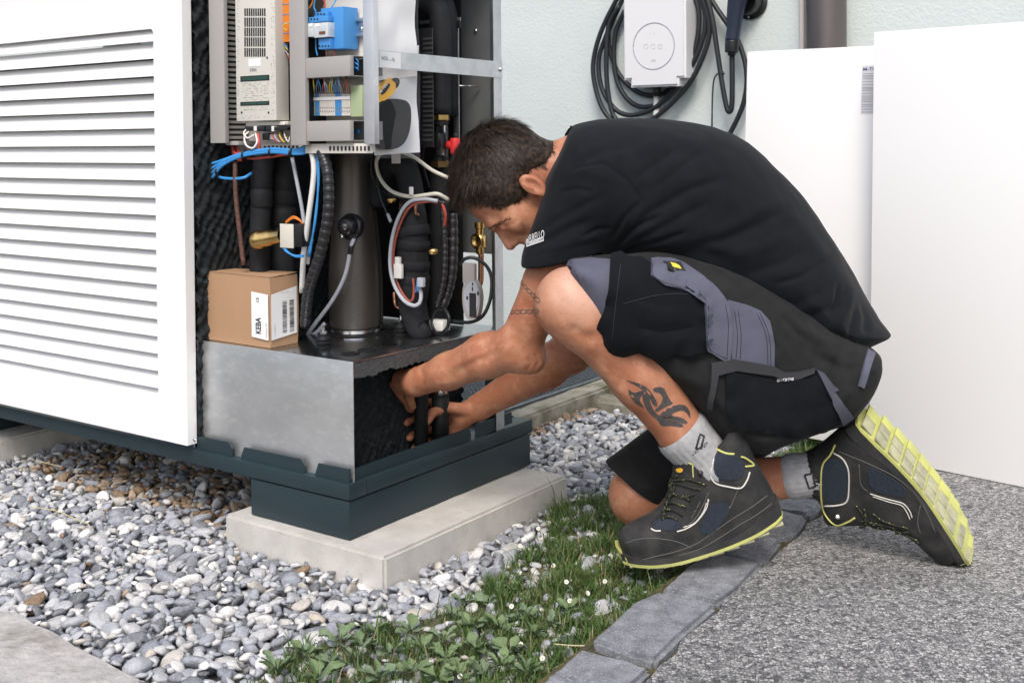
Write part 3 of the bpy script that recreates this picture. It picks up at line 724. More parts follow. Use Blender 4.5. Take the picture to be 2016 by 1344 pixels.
# ---- drip tray compartment
ZT = la(690, 712, .016)[2]
mb = MB(); mb.box((.016, .0, Z_GR + .02), (.018, .485, ZT), .0006); sheetf = mb.build('tray_front', m_tray, hp, auto=30)
mb = MB(); mb.box((.0185, -.0, ZT - .003), (.56, .485, ZT - .0005), .0005); mb.build('tray_top', m_plate, hp, auto=30)
random.seed(5); pr = []
a = .02
while a < .55: pr.append((a, ZT - .033 - .006 * random.random() + .002 * math.sin(a * 60))); a += .007
pr = [(.02, ZT - .0035), (.55, ZT - .0035)] + pr[::-1]
MB().prism([p for p in pr], lambda a, z: (a, .001, z), lambda a, z: (a, .03, z)).build('felt_lip', m_felt, hp)
def eggcrate(name, o, e1, e2, nrm, w, h, amp=.012, cell=.030, res=.006, m=m_foam):
    nu, nv = int(w / res) + 1, int(h / res) + 1; U, V_ = np.meshgrid(np.arange(nu) * res, np.arange(nv) * res, indexing='ij')
    p = np.stack([U.ravel(), V_.ravel(), U.ravel() * 0], 1); nz = vnoise(p * 45)
    wx = (vnoise(p * 22 + 3) - .5) * cell * .7; wy = (vnoise(p * 22 + 31) - .5) * cell * .7; uu = U.ravel() + .35 * V_.ravel() + wx; vv2 = V_.ravel() - .2 * U.ravel() + wy
    H = amp * (.5 + .5 * np.cos(2 * np.pi * uu / cell) * np.cos(2 * np.pi * vv2 / cell)) * (.6 + .8 * vnoise(p * 30 + 50)) + .004 * nz
    P3 = np.array(o) + U.ravel()[:, None] * np.array(e1) + V_.ravel()[:, None] * np.array(e2) + H[:, None] * np.array(nrm)
    i = np.arange(nu * nv).reshape(nu, nv); Q = np.stack([i[:-1, :-1], i[1:, :-1], i[1:, 1:], i[:-1, 1:]], -1).reshape(-1, 4)
    return np_obj(name, P3, Q, m, hp)
eggcrate('foam_lining', (.02, .11, Z_GR + .013), (1, 0, 0), (0, 0, 1), (0, -1, 0), .5, ZT - Z_GR - .02, cell=.024)
eggcrate('foam_lining', (.003, .487, Z_RT + .005), (1, 0, 0), (0, 0, 1), (0, -1, 0), .55, 1.2, amp=.012)
mb = MB(); mb.box((-.001, .4885, Z_RT + .004), (.60, .492, 1.33)); mb.build('partition', m_plate, hp)

# ---- rear and inner sheets, posts
mb = MB(); mb.box((.57, .022, .57), (.573, .14, 1.33)); mb.build('rear_sheet', mat('grey_zinc', (.20, .21, .215), .42, .35, c2=(.15, .16, .165), scale=5), hp)
mb = MB(); mb.box((.52, .098, ZT + .001), (.523, .487, 1.33)); mb.build('rear_sheet', m_black, hp)  # black backing: the interior's shade is put into its colour
mb = MB(); mb.box((0.0, 0.0, 1.331), (.60, .487, 1.336)); mb.build('unseen_top_sheet', m_plate, hp)  # unseen lid, added to keep light out of the open compartment
q0, q1 = lb(974, 400, -.002), lb(989.5, 400, -.002)
mb = MB(); mb.box((q0[0], -.002, Z_RT + .001), (q1[0], .001, 1.33)); mb.box((q1[0] - .003, .0012, Z_RT + .001), (q1[0], .03, 1.33)); mb.build('corner_post', m_galv, hp)
mb = MB(); mb.box((q0[0] - .004, .004, Z_RT + .002), (q1[0] + .01, .03, ZT - .03), .002); mb.build('post_foot', m_green, hp, auto=30)
# screw rod and bolt on the rear sheet
for u, v in ((937, 61), (895, 59)):
    MB().lathe([(.0, 0), (.006, 0), (.005, .004), (.001, .005)], Vector(la(u, v, .568)), (-1, 0, 0), 10).build('bolt', m_chrome, hp, True)
MB().tube([la(888, 169, .50), la(942, 170, .56)], .0025, 6, spline=False).build('threaded_rod', m_chrome, hp, True)
part('bracket_strip', [(892, 56, 903, 278, .47, .474)], m_galv); part('bracket_strip', [(826, 38, 906, 45, .465, .469)], m_galv)
part('bracket_head', [(890, 41, 905, 56, .462, .469)], m_blackp)

# ---- cross bar with its label
def side_poly(px, b0, th): 
    q = [lb(u, v, b0) for u, v in px]; return MB().prism([(x[0], x[2]) for x in q], lambda a, z: (a, b0, z), lambda a, z: (a, b0 + th, z))
bar_ = side_poly([(722, 97), (989, 122), (989, 154), (722, 131)], -.006, .002).build('cross_bar', m_galv, hp)
side_poly([(747, 101), (789, 105), (789, 136), (747, 132)], -.0066, .0004).build('label', m_paper, bar_)
o_, x_, y_ = lb(751, 118, -.007), lb(791, 121.5, -.007), lb(751, 98, -.007)
ex = Vector(x_) - Vector(o_); text_on('lettering', 'R452b.......kg', lambda x, y: Vector(o_) + ex * (x * .128) + Vector((0, 0, y * .0115)), m_gink, bar_, .01)
for u, v in ((729, 113), (985, 137)):
    MB().lathe([(.0055, 0), (.006, .002), (.0035, .005)], Vector(lb(u, v, -.006)), (0, -1, 0), 12).build('screw', m_chrome, bar_, True)

# ---- electrical panel
part('mounting_plate', [(455, -60, 735, 300, .115, .118)], m_cream)
def comb(name, u, v0, v1, a0, a1, pitch, m, gap=.45):    # slotted side of a cable duct: fingers between gaps
    b = la(u, 150, a0)[1]; z0, z1 = la(u, v1, a0)[2], la(u, v0, a0)[2]; mb = MB(); z = z0
    while z < z1: mb.box((a0 + .001, b, z), (a1, b + .0015, z + pitch * (1 - gap))); z += pitch
    return mb.build(name, m, hp)
def duct(u0, v0, u1, v1, a0=.03, a1=.112):
    d = part('cable_duct', [(u0, v0, u1, v1, a0, a0 + .012)], m_duct, .0015)
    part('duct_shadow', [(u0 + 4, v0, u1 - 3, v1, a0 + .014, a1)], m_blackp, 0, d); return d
d = duct(412, -60, 441, 282); comb('duct_fingers', 442, -60, 284, .042, .112, .0121, m_duct)
part('duct_foot', [(445, 278, 470, 286, .05, .112)], m_duct)
# controller
ctl = part('controller', [(464, -60, 542, 238, .036, .075)], m_boardc, .0012)
sl_ = MB()
for r_, (v0, v1) in enumerate(((17, 32), (35, 53), (55, 72), (74, 92), (95, 112))):
    for c in range(10): bpx(sl_, 481 + c * 4.3, v0 + .0, 481 + c * 4.3 + 2.7, v1, .0354, .037)
part('vent_slot', [(473, 149, 530, 160, .0354, .037)], m_ink, 0, ctl); part('vent_slot', [(473, 200, 530, 208, .0354, .037)], m_ink, 0, ctl); bpx(sl_, 524.5, 112, 527, 116, .0354, .037); bpx(sl_, 474, 220, 477, 224, .0354, .037); bpx(sl_, 527, 220, 530, 224, .0354, .037)
sl_.build('vent_slots', m_ink, ctl)['kind'] = 'stuff'
part('board', [(477, 151, 526, 158, .0350, .0353)], m_pcb, 0, ctl); part('board', [(477, 202, 528, 206, .0350, .0353)], m_pcb, 0, ctl)
part('sticker', [(489, 116, 513, 131, .0354, .0360)], m_paper, 0, ctl)
ltext('lettering', 'KEBA', 492, 141, .0353, .0095, m_gink, ctl, bold=.02)
random.seed(8); mk = MB()
for k in range(170):       # small printed connector legends on the cover
    u = random.uniform(474, 529); v = random.choice([164, 167, 170, 174, 177, 180, 184, 188, 192, 196, 212, 216, 228, 232]) + random.uniform(-1, 1); bpx(mk, u, v, u + random.uniform(1, 4), v + random.uniform(.6, 1.4), .0356, .0359)
for k in range(150):
    u = random.choice([467, 469, 534, 537, 539]) + random.uniform(-1, 1); v = random.uniform(0, 234); bpx(mk, u, v, u + random.uniform(.8, 2), v + random.uniform(.8, 2.5), .0356, .0359)
mk.build('legend', mat('faint_print', (.42, .41, .37), .6), ctl)
bb_ = part('lower_board', [(484, 240, 566, 247, .05, .09)], m_cream); part('connector_row', [(482, 249, 500, 258, .045, .08), (505, 249, 520, 259, .045, .08), (523, 249, 534, 260, .045, .08), (539, 250, 566, 257, .045, .08)], m_blackp, .001, bb_)
part('connector', [(499, 248, 505, 258, .044, .08), (534, 248, 539, 259, .044, .08), (556, 241, 561, 246, .044, .05)], m_whitec, .001, bb_)
# orange connector strip and dark modules beside it
os_ = part('connector_strip', [(557, -60, 571, 83, .06, .1)], m_orange, .001)
for v in (8, 28, 45, 65): part('strip_joint', [(556.5, v, 571, v + 1.4, .0592, .062)], m_bluew, 0, os_)
part('module', [(544, -60, 556, 120, .09, .112)], m_brown, .001); part('module', [(556, 84, 571, 130, .085, .112)], m_blackp, .001)
part('module', [(544, 122, 571, 238, .095, .112)], m_plate, .001); part('terminal_module', [(560, 178, 570, 234, .08, .1)], m_blackp, .001)
for k, (m_, du) in enumerate(((m_bluew, 0), (m_yel, 3), (m_blackp, 6), (m_greyc, 2), (m_redw, 5))):
    cable('wire', [(556 + du, 85 + 4 * k, .07), (564 + k, 92 + 5 * k, .055), (570, 100 + 6 * k, .07)], .0013, m_, n=5)
cable('wire', [(569, 46, .05), (560, 48, .045), (558, 55, .045), (566, 61, .05)], .0014, m_yel, n=5)
# middle duct, cross ducts
duct(570, -60, 600, 286); 
for v0, v1 in ((112, 152), (238, 278)):
    d = part('cable_duct', [(600, v0, 689, v1, .034, .046)], m_duct, .0015)
    b0, b1, z0, z1 = lpx(600, v0, 689, v1, .034)
    mb = MB(); mb.box((.047, b1, z1), (.112, b0, z1 + .0015)); mb.box((.047, b1, z0 - .0015), (.112, b0, z0)); mb.build('duct_wall', m_duct, d)
    mb = MB(); mb.box((.1125, b1 - .02, z1 + .002), (.1145, b0, z0 - .002)); mb.build('duct_back', m_gink, d)
comb('duct_fingers', 601, 156, 236, .05, .112, .0105, m_duct)
for k in range(7): cable('wire', [(690 - k, 112 + 2 * k, .06), (700 + 2 * math.sin(k * 2), 115 + 3 * k, .055 + .005 * (k % 3)), (706 - k % 3, 126 + 2 * k, .06), (697, 136 + k, .08), (688, 143, .085)], .0012, m_bluew if k % 3 else m_blue, n=5)
MB().lathe([(.006, 0), (.007, .003), (.004, .006)], Vector(la(705, 259, .11)), (-1, 0, 0), 12).build('plug_cap', m_blue, hp, True)
# relay block on a rail
rl = part('rail', [(600, 40, 716, 47, .1, .112), (600, 70, 716, 76, .1, .112), (600, 47, 716, 70, .108, .112)], m_galv, .0008)
for u in (696, 712): MB().lathe([(.0045, 0), (.004, .003)], Vector(la(u, 57, .1075)), (-1, 0, 0), 10).build('screw', m_chrome, rl, True)
ry = part('relay_socket', [(632, 15, 676, 97, .062, .108), (618, 24, 645, 33, .05, .062), (604, 33, 646, 44, .045, .062), (627, 76, 650, 97, .05, .062)], m_blue, .0012)
tm = MB()
for k in range(4):
    for u, v in ((620 + 6 * k, 28), (607 + 6 * k, 38), (629 + 6 * k, 91)): tm.lathe([(.0021, 0), (.002, .001)], Vector(la(u, v, .049 if v < 35 else (.0443 if v < 50 else .0493))), (-1, 0, 0), 8)
tm.build('terminal_screw', m_ink, ry)
part('relay', [(606, 46, 617, 73, .04, .062), (618, 45, 646, 74, .042, .062)], mat('clear_grey_plastic', (.48, .53, .56), .2, c2=(.62, .66, .68), scale=60), .001, ry)
part('relay_coil', [(628, 62, 640, 68, .0412, .0425)], m_brown, 0, ry); part('relay_tag', [(608, 47, 615, 53, .0392, .0398), (620, 46, 629, 53, .0412, .0418)], m_paper, 0, ry)
for m_, pts in ((m_orange, [(617, -5, .08), (612, 12, .06), (600, 22, .05)]), (m_redw, [(606, 10, .06), (600, 28, .05), (598, 42, .05)]), (m_bluew, [(620, 0, .08), (618, 14, .06), (622, 24, .055)]), (m_redw, [(634, -5, .08), (640, 8, .07), (638, 20, .07)]), (m_brown, [(640, 5, .08), (637, 14, .07), (638, 20, .07)]), (m_bluew, [(662, 0, .08), (655, 12, .07), (650, 20, .07)]), (m_redw, [(598, 84, .05), (603, 98, .05), (607, 110, .055)]), (m_bluew, [(622, 76, .06), (622, 95, .06), (625, 110, .06)]), (m_blackp, [(612, 100, .09), (622, 104, .09), (640, 105, .09)]), (m_redw, [(645, 98, .07), (645, 104, .07), (644, 110, .07)]), (m_redw, [(657, 98, .07), (658, 104, .07), (658, 110, .07)])):
    cable('wire', pts, .0017, m_, n=5)
# terminal row
bu = (690 - 616) / 17.0
for k in range(17):
    mm = m_blue if k in (1, 2, 10, 11, 12) else (m_lime if k == 0 else m_cream); u = 616 + k * bu
    t_ = part('terminal', [(u, 181, u + bu - .5, 228, .075, .108)], mm, .0006)
    part('terminal_hole', [(u + 1, 183, u + bu - 1.6, 186, .0742, .0755), (u + 1, 188, u + bu - 1.6, 190, .0742, .0755), (u + 1, 211, u + bu - 1.6, 214, .0742, .0755), (u + 1, 218, u + bu - 1.6, 221, .0742, .0755)], m_gink, 0, t_)
part('terminal_marker', [(616, 191, 689, 197, .073, .0741)], m_paper, 0)
for k, m_ in enumerate((m_yel, m_bluew, m_brown, m_bluew, m_redw, m_greyc, m_greyc, m_yel, m_yel, m_bluew, m_bluew, m_bluew, m_greyc, m_brown, m_brown, m_redw, m_brown)):
    u = 617 + k * bu; lean = 6 * math.sin(k * 1.9); cable('wire', [(u + lean, 150, .06), (u + lean * .8, 160, .052), (u + 1, 172, .055), (u + 2, 184, .074)], .0013, m_, n=5, steps=4)
part('earth_terminal', [(690, 168, 713, 230, .07, .108)], m_lime, .0015); part('terminal_end', [(710, 172, 716, 226, .08, .1)], m_lime, .001)
m_alu = mat('bright_zinc', (.74, .75, .77), .45, .7, c2=(.66, .67, .69), scale=20)
post = part('panel_flange', [(715, -60, 735, 284, .034, .05)], m_alu, .001)
# punched strip below
vs = part('punched_strip', [(515, 283, 600, 300, .09, .092), (601, 283, 733, 302, .05, .052)], m_cream, .0006); sm_ = MB()
for k in range(11): bpx(sm_, 648 + k * 7.6, 288, 651.5 + k * 7.6, 297, .0492, .0505)
for k in range(9): bpx(sm_, 519 + k * 8, 287, 523 + k * 8, 296, .0892, .0905)
sm_.build('punched_slot', m_ink, vs)
cable('loop_wire', [(492, 258, .05), (482, 268, .04), (484, 285, .035), (497, 292, .035), (506, 280, .04), (503, 262, .05)], .0024, m_whitec)
cable('loop_wire', [(488, 252, .05), (480, 262, .04), (487, 272, .035), (500, 266, .04)], .002, m_whitec)
cable('red_lead', [(508, 262, .05), (510, 280, .045), (509, 296, .045)], .0032, m_redw)
for k, m_ in enumerate((m_redw, m_greyc, m_brown, m_yel, m_blackp, m_whitec)): cable('wire', [(540 + 4 * k, 258, .06), (536 + 5 * k, 268, .05), (548 + 4 * k, 280, .05), (560 + 2 * k, 268, .06)], .0014, m_, n=5)
part('relay_cube', [(516, 262, 528, 276, .055, .07)], m_blackp, .002); part('cube', [(530, 264, 545, 275, .06, .07)], m_whitec, .002)
for k in range(6): cable('wire', [(452 + 3 * k, 286, .07), (458 + 3 * k, 305, .06), (470 + k, 318, .06)], .0018, m_redw if k % 3 else m_blackp, n=5)
for k in range(14): cable('wire', [(445 + 2 * (k % 4), 10 + 19 * k, .10), (462, 14 + 19 * k, .085)], .0016, (m_redw, m_redw, m_blackp, m_brown)[k % 4], n=5, steps=2)

# ---- cables
for k in range(4):
    dv = 4.2 * k; cable('blue_cable', [(418, 350 - dv * 2.2, .04), (438, 326 - dv * .8, .04), (475, 308 - dv * .4, .04 + .004 * (k % 2)), (530, 300 - dv * .5, .04), (580, 303 - dv * .6, .045), (602, 300 - dv, .055), (606, 287, .07)], .0036, m_bluew, n=8)
cable('blue_cable', [(430, 335, .05), (432, 348, .05), (455, 352, .05), (480, 350, .05), (495, 341, .07)], .0036, m_bluew)
cable('red_cable', [(460, 300, .06), (490, 312, .055), (540, 308, .055), (602, 298, .06)], .0028, m_redw)
for u, v in ((430, 337), (482, 304), (535, 299), (575, 301)):
    c0 = Vector(la(u, v, .044)); MB().lathe([(.0105, -.002), (.0115, 0), (.0105, .002)], c0, (0, 1, .15), 10).build('cable_tie', m_blackp, hp, True)
cable('braided_cable', [(463, 318, .05), (464, 380, .05), (471, 450, .055), (480, 522, .06)], .0058, mat('braided_sleeve', (.05, .03, .026), .5, c2=(.16, .07, .05), scale=120, stretch=(1, 1, 3)))
cable('grey_cable', [(573, 300, .08), (585, 360, .08), (596, 420, .09), (601, 470, .09)], .0044, m_greyc)
cable('white_cable', [(612, 290, .06), (618, 340, .06), (607, 430, .06), (598, 500, .07), (594, 575, .09)], .0062, m_whitec, n=9)
cable('white_cable', [(606, 520, .1), (608, 500, .1), (614, 470, .1)], .004, m_whitec)
for k in range(3): cable('light_blue_cable', [(620 + 2 * k, 288, .065), (626 + k, 350, .066), (622 - k, 430, .066), (606 + 2 * k, 505, .075)], .0022, m_bluew)
def corrugated(name, pts, r, m, pitch=.012):
    mb = MB(); t = MB().tube([la(*p) for p in pts], r, 10, 14); o = t.build(name, m, hp, True)
    path = [Vector(la(*p)) for p in pts]; q = [path[0] * 2 - path[1]] + path + [path[-1] * 2 - path[-2]]; pl = []
    for i in range(1, len(q) - 2):
        for k in range(20):
            t_ = k / 20; a, b, c_, d = q[i - 1], q[i], q[i + 1], q[i + 2]; pl.append(.5 * ((2 * b) + (c_ - a) * t_ + (2 * a - 5 * b + 4 * c_ - d) * t_ ** 2 + (3 * b - a - 3 * c_ + d) * t_ ** 3))
    L_ = 0; last = 0; rg = MB()
    for i in range(1, len(pl)):
        L_ += (pl[i] - pl[i - 1]).length
        if L_ - last > pitch: last = L_; rg.lathe([(r * 1.01, -pitch * .38), (r * 1.1, -pitch * .3), (r * 1.1, pitch * .3), (r * 1.01, pitch * .38)], pl[i], pl[i] - pl[i - 1], 12, False)
    rg.build('rings', m, o, True); return o
m_conduit = mat('spiral_sleeve', (.02, .02, .022), .38)
corrugated('spiral_sleeve', [(632, 298, .06), (645, 340, .055), (646, 420, .055), (630, 500, .06), (608, 570, .075), (600, 640, .1)], .0115, m_conduit, .016)
cable('lead_wires', [(624, 286, .06), (630, 294, .06), (636, 306, .06)], .004, m_creamc)
# ---- insulated pipes, brass valve
for u0, r_, a_ in ((516, .024, .105), (560, .031, .175)):
    mb = MB(); mb.tube([la(u0 + 5, 300, a_), la(u0, 360, a_), la(u0 - 4, 460, a_), la(u0 - 4, 560, a_)], r_, 16); pi = mb.build('insulated_pipe', m_ins, hp, True)
    for v in ((345, 383) if u0 < 530 else (352, 378, 420)):
        c0 = Vector(la(u0 - 1, v, a_)); MB().lathe([(r_ * .98, -.03), (r_ * 1.06, -.028), (r_ * 1.09, 0), (r_ * 1.06, .012), (r_ * .98, .013)], c0, (0, .05, 1), 18, False).build('insulation_wrap', m_ins, pi, True)
c0 = Vector(la(497, 474, .062)); c1 = Vector(la(556, 464, .062)); ax_ = c1 - c0; bl = ax_.length
bv_ = MB().lathe([(.0, -.004), (.009, -.003), (.010, .003), (.015, .004), (.0205, .010), (.022, .02), (.0215, .03), (.018, .034), (.018, bl * .62), (.015, bl * .66), (.015, bl)], c0, ax_, 20, False).build('brass_valve', m_brass, hp, True)
part('valve_bracket', [(551, 441, 577, 488, .045, .048)], m_creamc, .001, bv_); part('bracket_side', [(577, 441, 594, 486, .049, .08)], m_blackp, .002, bv_)
for k in range(3): cable('coil_wire', [(562, 440 - 2 * k, .06), (580, 430 - 2 * k, .06), (598 + k, 446, .07), (597 + k, 480, .07), (592, 500, .07)], .0014, m_orange, bv_, 5)
for k in range(2): cable('valve_lead', [(556 + 3 * k, 486, .05), (566 + 2 * k, 497, .045), (582, 503 + 2 * k, .045), (598, 502 + 3 * k, .05)], .002, m_bluew, bv_, 6)
# ---- compressor
zT = ZT - .0004
ca, cb_, _ = lz(700, 655, zT)
def lat(name, prof, a, b, z, m, parent=None, n=28, axis=(0, 0, 1), cap=True): return MB().lathe(prof, (a, b, z), axis, n, cap).build(name, m, parent or hp, auto=35)
hz = la(696, 300, ca)[2]
cmp_ = lat('compressor', [(.060, .018), (.0625, .03), (.0635, .09), (.062, .17), (.054, .26), (.046, .32), (.045, hz - zT), (.03, hz - zT + .02)], ca, cb_, zT, m_comp, n=40)
lat('foot_ring', [(.058, 0.004), (.061, .006), (.061, .013), (.055, .018)], ca, cb_, zT, m_chrome, cmp_, 36)
sd = Vector((0.05, -.0615, 0)).normalized()   # seam of the jacket
mb = MB(); ang0 = math.radians(-62)
for i, (r0, z0, r1, z1) in enumerate(((.0645, .02, .0645, .09), (.0645, .09, .063, .17), (.063, .17, .055, .26), (.055, .26, .047, .33))):
    f = lambda r, an, z: (ca + r * math.sin(an) * 1 - 0, cb_ - r * math.cos(an), zT + z)
for k in range(1): pass
seam = [(ca + .0640 * math.sin(.55), cb_ - .0640 * math.cos(.55), zT + .02), (ca + .0645 * math.sin(.55), cb_ - .0645 * math.cos(.55), zT + .12), (ca + .060 * math.sin(.55), cb_ - .060 * math.cos(.55), zT + .2), (ca + .050 * math.sin(.55), cb_ - .050 * math.cos(.55), zT + .3)]
MB().tube(seam, .004, 6).build('jacket_seam', m_black, cmp_, True)
cf = Vector((ca, cb_, 0)); cc = Vector(la(690, 446, ca - .057)); nd = Vector((-1, -.25, .12)).normalized()
tc_ = MB().lathe([(.030, -.012), (.031, .002), (.027, .006), (.024, .006), (.024, .010), (.022, .022), (.016, .028), (.0, .029)], cc, nd, 28, False).build('terminal_cover', m_blackp, cmp_, True)
MB().lathe([(.0095, 0), (.009, .004), (.0, .0045)], cc + nd * .0285, nd, 16, False).build('nut', mat('dull_steel', (.18, .18, .18), .35, .8), cmp_, True)
MB().lathe([(.006, 0), (.0055, .006)], cc + nd * .012 + Vector((0, .018, -.022)), nd, 10).build('nut', m_chrome, cmp_, True)
cable('power_cable', [(697, 470, ca - .085), (690, 490, ca - .09), (680, 540, ca - .09), (655, 590, ca - .09), (618, 640, ca - .085), (606, 660, ca - .075), (622, 655, ca - .06), (640, 636, ca - .05)], .0048, m_greyc, cmp_, 9)
cable('cable_boot', [(700, 466, ca - .075), (692, 484, ca - .088), (689, 500, ca - .09)], .0062, m_blackp, cmp_, 9)
for u, v in ((637, 683), (790, 658)):
    fa, fb, _ = lz(u, v, zT)
    ft = lat('rubber_foot', [(.018, .0), (.019, .003), (.014, .005), (.017, .008), (.018, .012), (.014, .015), (.017, .018), (.016, .022), (.012, .026), (.012, .03)], fa, fb, zT, m_black)
    lat('bolt', [(.004, .03), (.004, .045)], fa, fb, zT, m_chrome, ft, 8); lat('nut', [(.008, .030), (.008, .036)], fa, fb, zT, m_chrome, ft, 6)
for u, v in ((722, 690), (690, 697)):
    fa, fb, _ = lz(u, v, zT); lat('grommet', [(.020, 0), (.021, .002), (.016, .0035), (.010, .0015)], fa, fb, zT, m_black)
lat('plinth_ring', [(.072, 0), (.073, .003), (.068, .004)], ca, cb_, zT, m_black, None, 36)
# ---- black wrapped vessel and pipes on the right
def ltube(name, pts, r, m, n=14, parent=None): return MB().tube([la(*p) for p in pts], r, n).build(name, m, parent or hp, True)
ltube('insulated_pipe', [(742, 400, .33), (755, 335, .32), (790, 322, .32), (806, 360, .33), (812, 410, .34)], .030, m_ins, 16)
ves = ltube('wrapped_vessel', [(812, 395, .34), (812, 440, .33), (812, 560, .33), (812, 600, .33), (826, 645, .33), (842, 640, .34)], [.026, .036, .040, .034, .030, .024], m_ins, 18)
for v in (455, 480, 520, 548): 
    c0 = Vector(la(812, v, .33)); MB().lathe([(.0385, -.012), (.0415, -.01), (.0415, .008), (.0385, .012)], c0, (0, .15 * (1 if v % 2 else -1), 1), 20, False).build('insulation_wrap', m_ins, ves, True)
ltube('insulated_pipe', [(865, 330, .42), (865, 420, .42), (862, 520, .42), (860, 640, .42)], .024, m_ins, 16)
ip = ltube('insulated_pipe', [(826, -30, .40), (840, 5, .40), (862, 20, .40), (868, 70, .40), (868, 140, .40), (867, 226, .40)], .026, m_ins, 18)
ltube('insulated_pipe', [(838, -40, .46), (868, -10, .46), (884, 30, .46), (885, 90, .46), (886, 230, .46)], .020, m_ins, 16)
def vfit(name, u, v0, v1, r, a, m, n=24, parent=None):
    p, q = Vector(la(u, v1, a)), Vector(la(u, v0, a)); h = (q - p).length
    return MB().lathe([(r * .9, 0), (r, h * .12), (r, h * .88), (r * .9, h)], p, (0, 0, 1), n).build(name, m, parent or hp, auto=25)
fs = vfit('flow_sensor', 869, 243, 316, .017, .40, m_blackp); vfit('brass_nut', 867, 225, 238, .024, .40, m_brass, 6, fs); vfit('brass_nut', 866, 316, 329, .024, .40, m_brass, 6, fs)
vfit('collar', 868, 238, 246, .019, .40, m_black, 24, fs); vfit('collar', 868, 308, 316, .019, .40, m_black, 24, fs)
part('sensor_plate', [(859, 247, 874, 262, .378, .384)], m_plate, .001, fs); part('sensor_plate', [(859, 294, 872, 306, .378, .384)], m_plate, .001, fs); part('sensor_body', [(846, 262, 862, 292, .375, .40)], m_blackp, .002, fs)
MB().lathe([(.009, 0), (.010, .01), (.007, .018)], Vector(la(847, 277, .375)), (-.6, .6, 0), 14).build('plug', m_chrome, fs, True)
cable('sensor_lead', [(836, 268, .36), (834, 290, .36), (832, 320, .37), (838, 345, .38), (846, 372, .39)], .003, m_blackp, fs)
rv = vfit('relief_valve', 896, 272, 303, .012, .40, m_red); MB().lathe([(.010, 0), (.010, .02)], Vector(la(896, 287, .40)), (-.2, 1, .1), 14).build('spout', m_red, rv, True); vfit('knob', 897, 263, 273, .006, .40, m_blackp, 12, rv); vfit('stem', 894, 303, 320, .005, .40, m_chrome, 12, rv)
# slotted black panel behind the pouch
gp = part('slotted_panel', [(822, 56, 852, 290, .34, .343)], m_blackp, .001); sl2 = MB()
for k in range(22): bpx(sl2, 832, 74 + 9.5 * k, 851, 78.5 + 9.5 * k, .3385, .3398)
sl2.build('rib', mat('dark_rib', (.045, .048, .05), .5), gp)
# hanging cable loops
cable('cream_loop', [(882, 350, .36), (850, 335, .34), (812, 308, .31), (775, 297, .29), (752, 301, .28), (741, 320, .28), (748, 350, .28), (770, 376, .28), (805, 387, .29), (838, 384, .30), (862, 382, .31), (884, 394, .33)], .0046, m_creamc, n=9)
cable('black_loop', [(735, 300, .29), (731, 335, .29), (744, 366, .29), (775, 386, .285), (830, 392, .30), (880, 400, .32)], .0036, m_blackp)
cable('black_lead', [(742, 345, .285), (748, 385, .28), (764, 425, .28), (772, 438, .28)], .0026, m_blackp); cable('ferrule', [(763, 421, .28), (770, 437, .28)], .0042, m_greyc)
cable('grey_loop', [(862, 396, .31), (835, 392, .30), (806, 398, .29), (786, 425, .28), (772, 470, .28), (768, 520, .28), (776, 560, .28), (794, 590, .28), (813, 601, .28), (826, 596, .285), (829, 578, .29), (824, 566, .29)], .0046, m_greyc, n=9)
cable('red_loop', [(862, 400, .315), (845, 397, .305), (812, 404, .295), (792, 432, .285), (777, 480, .285), (775, 525, .285), (786, 565, .285), (802, 590, .285), (812, 590, .287), (815, 570, .29), (813, 548, .29)], .0032, mat('rust_red_cable', (.30, .07, .045), .5))
for u, v, dx in ((790, 408, 1), (745, 352, 1), (880, 470, 0)): MB().lathe([(.007, -.0018), (.008, 0), (.007, .0018)], Vector(la(u, v, .282)), (0, dx, .7), 10).build('cable_tie', m_blackp, hp, True)
part('tag_label', [(771, 301, 788, 322, .28, .2806)], m_paper, 0)
part('sensor_tag', [(805, 368, 812, 384, .282, .286), (777, 506, 786, 528, .275, .283), (775, 520, 790, 548, .272, .28)], m_whitec, .001); part('plug_block', [(821, 547, 832, 565, .275, .285)], m_greyc, .001)
for k in range(2): cable('wire', [(818 + 3 * k, 575, .28), (820 + 2 * k, 562, .278), (822 + 3 * k, 549, .28)], .0013, m_bluew, n=5)
cable('copper_stub', [(776, 575, .29), (777, 590, .29), (780, 602, .30), (790, 606, .31)], .0042, m_copper); cable('copper_stub', [(791, 412, .30), (789, 400, .31), (796, 392, .32)], .0042, m_copper); cable('copper_stub', [(819, 402, .30), (818, 418, .30), (824, 424, .31)], .0036, m_copper)
for u, v in ((770, 394), (852, 495)): MB().lathe([(.004, -.012), (.0065, -.008), (.008, -.002), (.008, .006), (.004, .009), (0, .0095)], Vector(la(u, v, .30)), (-.5, .85, 0), 14, False).build('service_cap', m_brass, hp, True)
corrugated('spiral_sleeve', [(872, 410, .36), (876, 470, .36), (876, 520, .36), (872, 560, .36), (860, 605, .36)], .0075, m_conduit, .014)
corrugated('spiral_sleeve', [(892, 420, .38), (893, 480, .38), (890, 540, .38), (880, 580, .38), (868, 610, .37)], .0105, m_conduit, .02)
for k in range(3): cable('red_lead', [(870 + 2 * k, 400 + 3 * k, .355), (876 + k, 425, .352), (874 + k, 445, .355)], .0022, m_redw)
part('pump_block', [(843, 630, 872, 652, .36, .39)], m_whitec, .006)
cable('coil', [(850, 655, .35), (868, 656, .345), (882, 640, .345), (880, 615, .35), (868, 605, .355), (856, 612, .36), (850, 635, .36), (862, 658, .35), (880, 648, .34), (884, 625, .34), (874, 608, .345)], .0036, m_blackp)
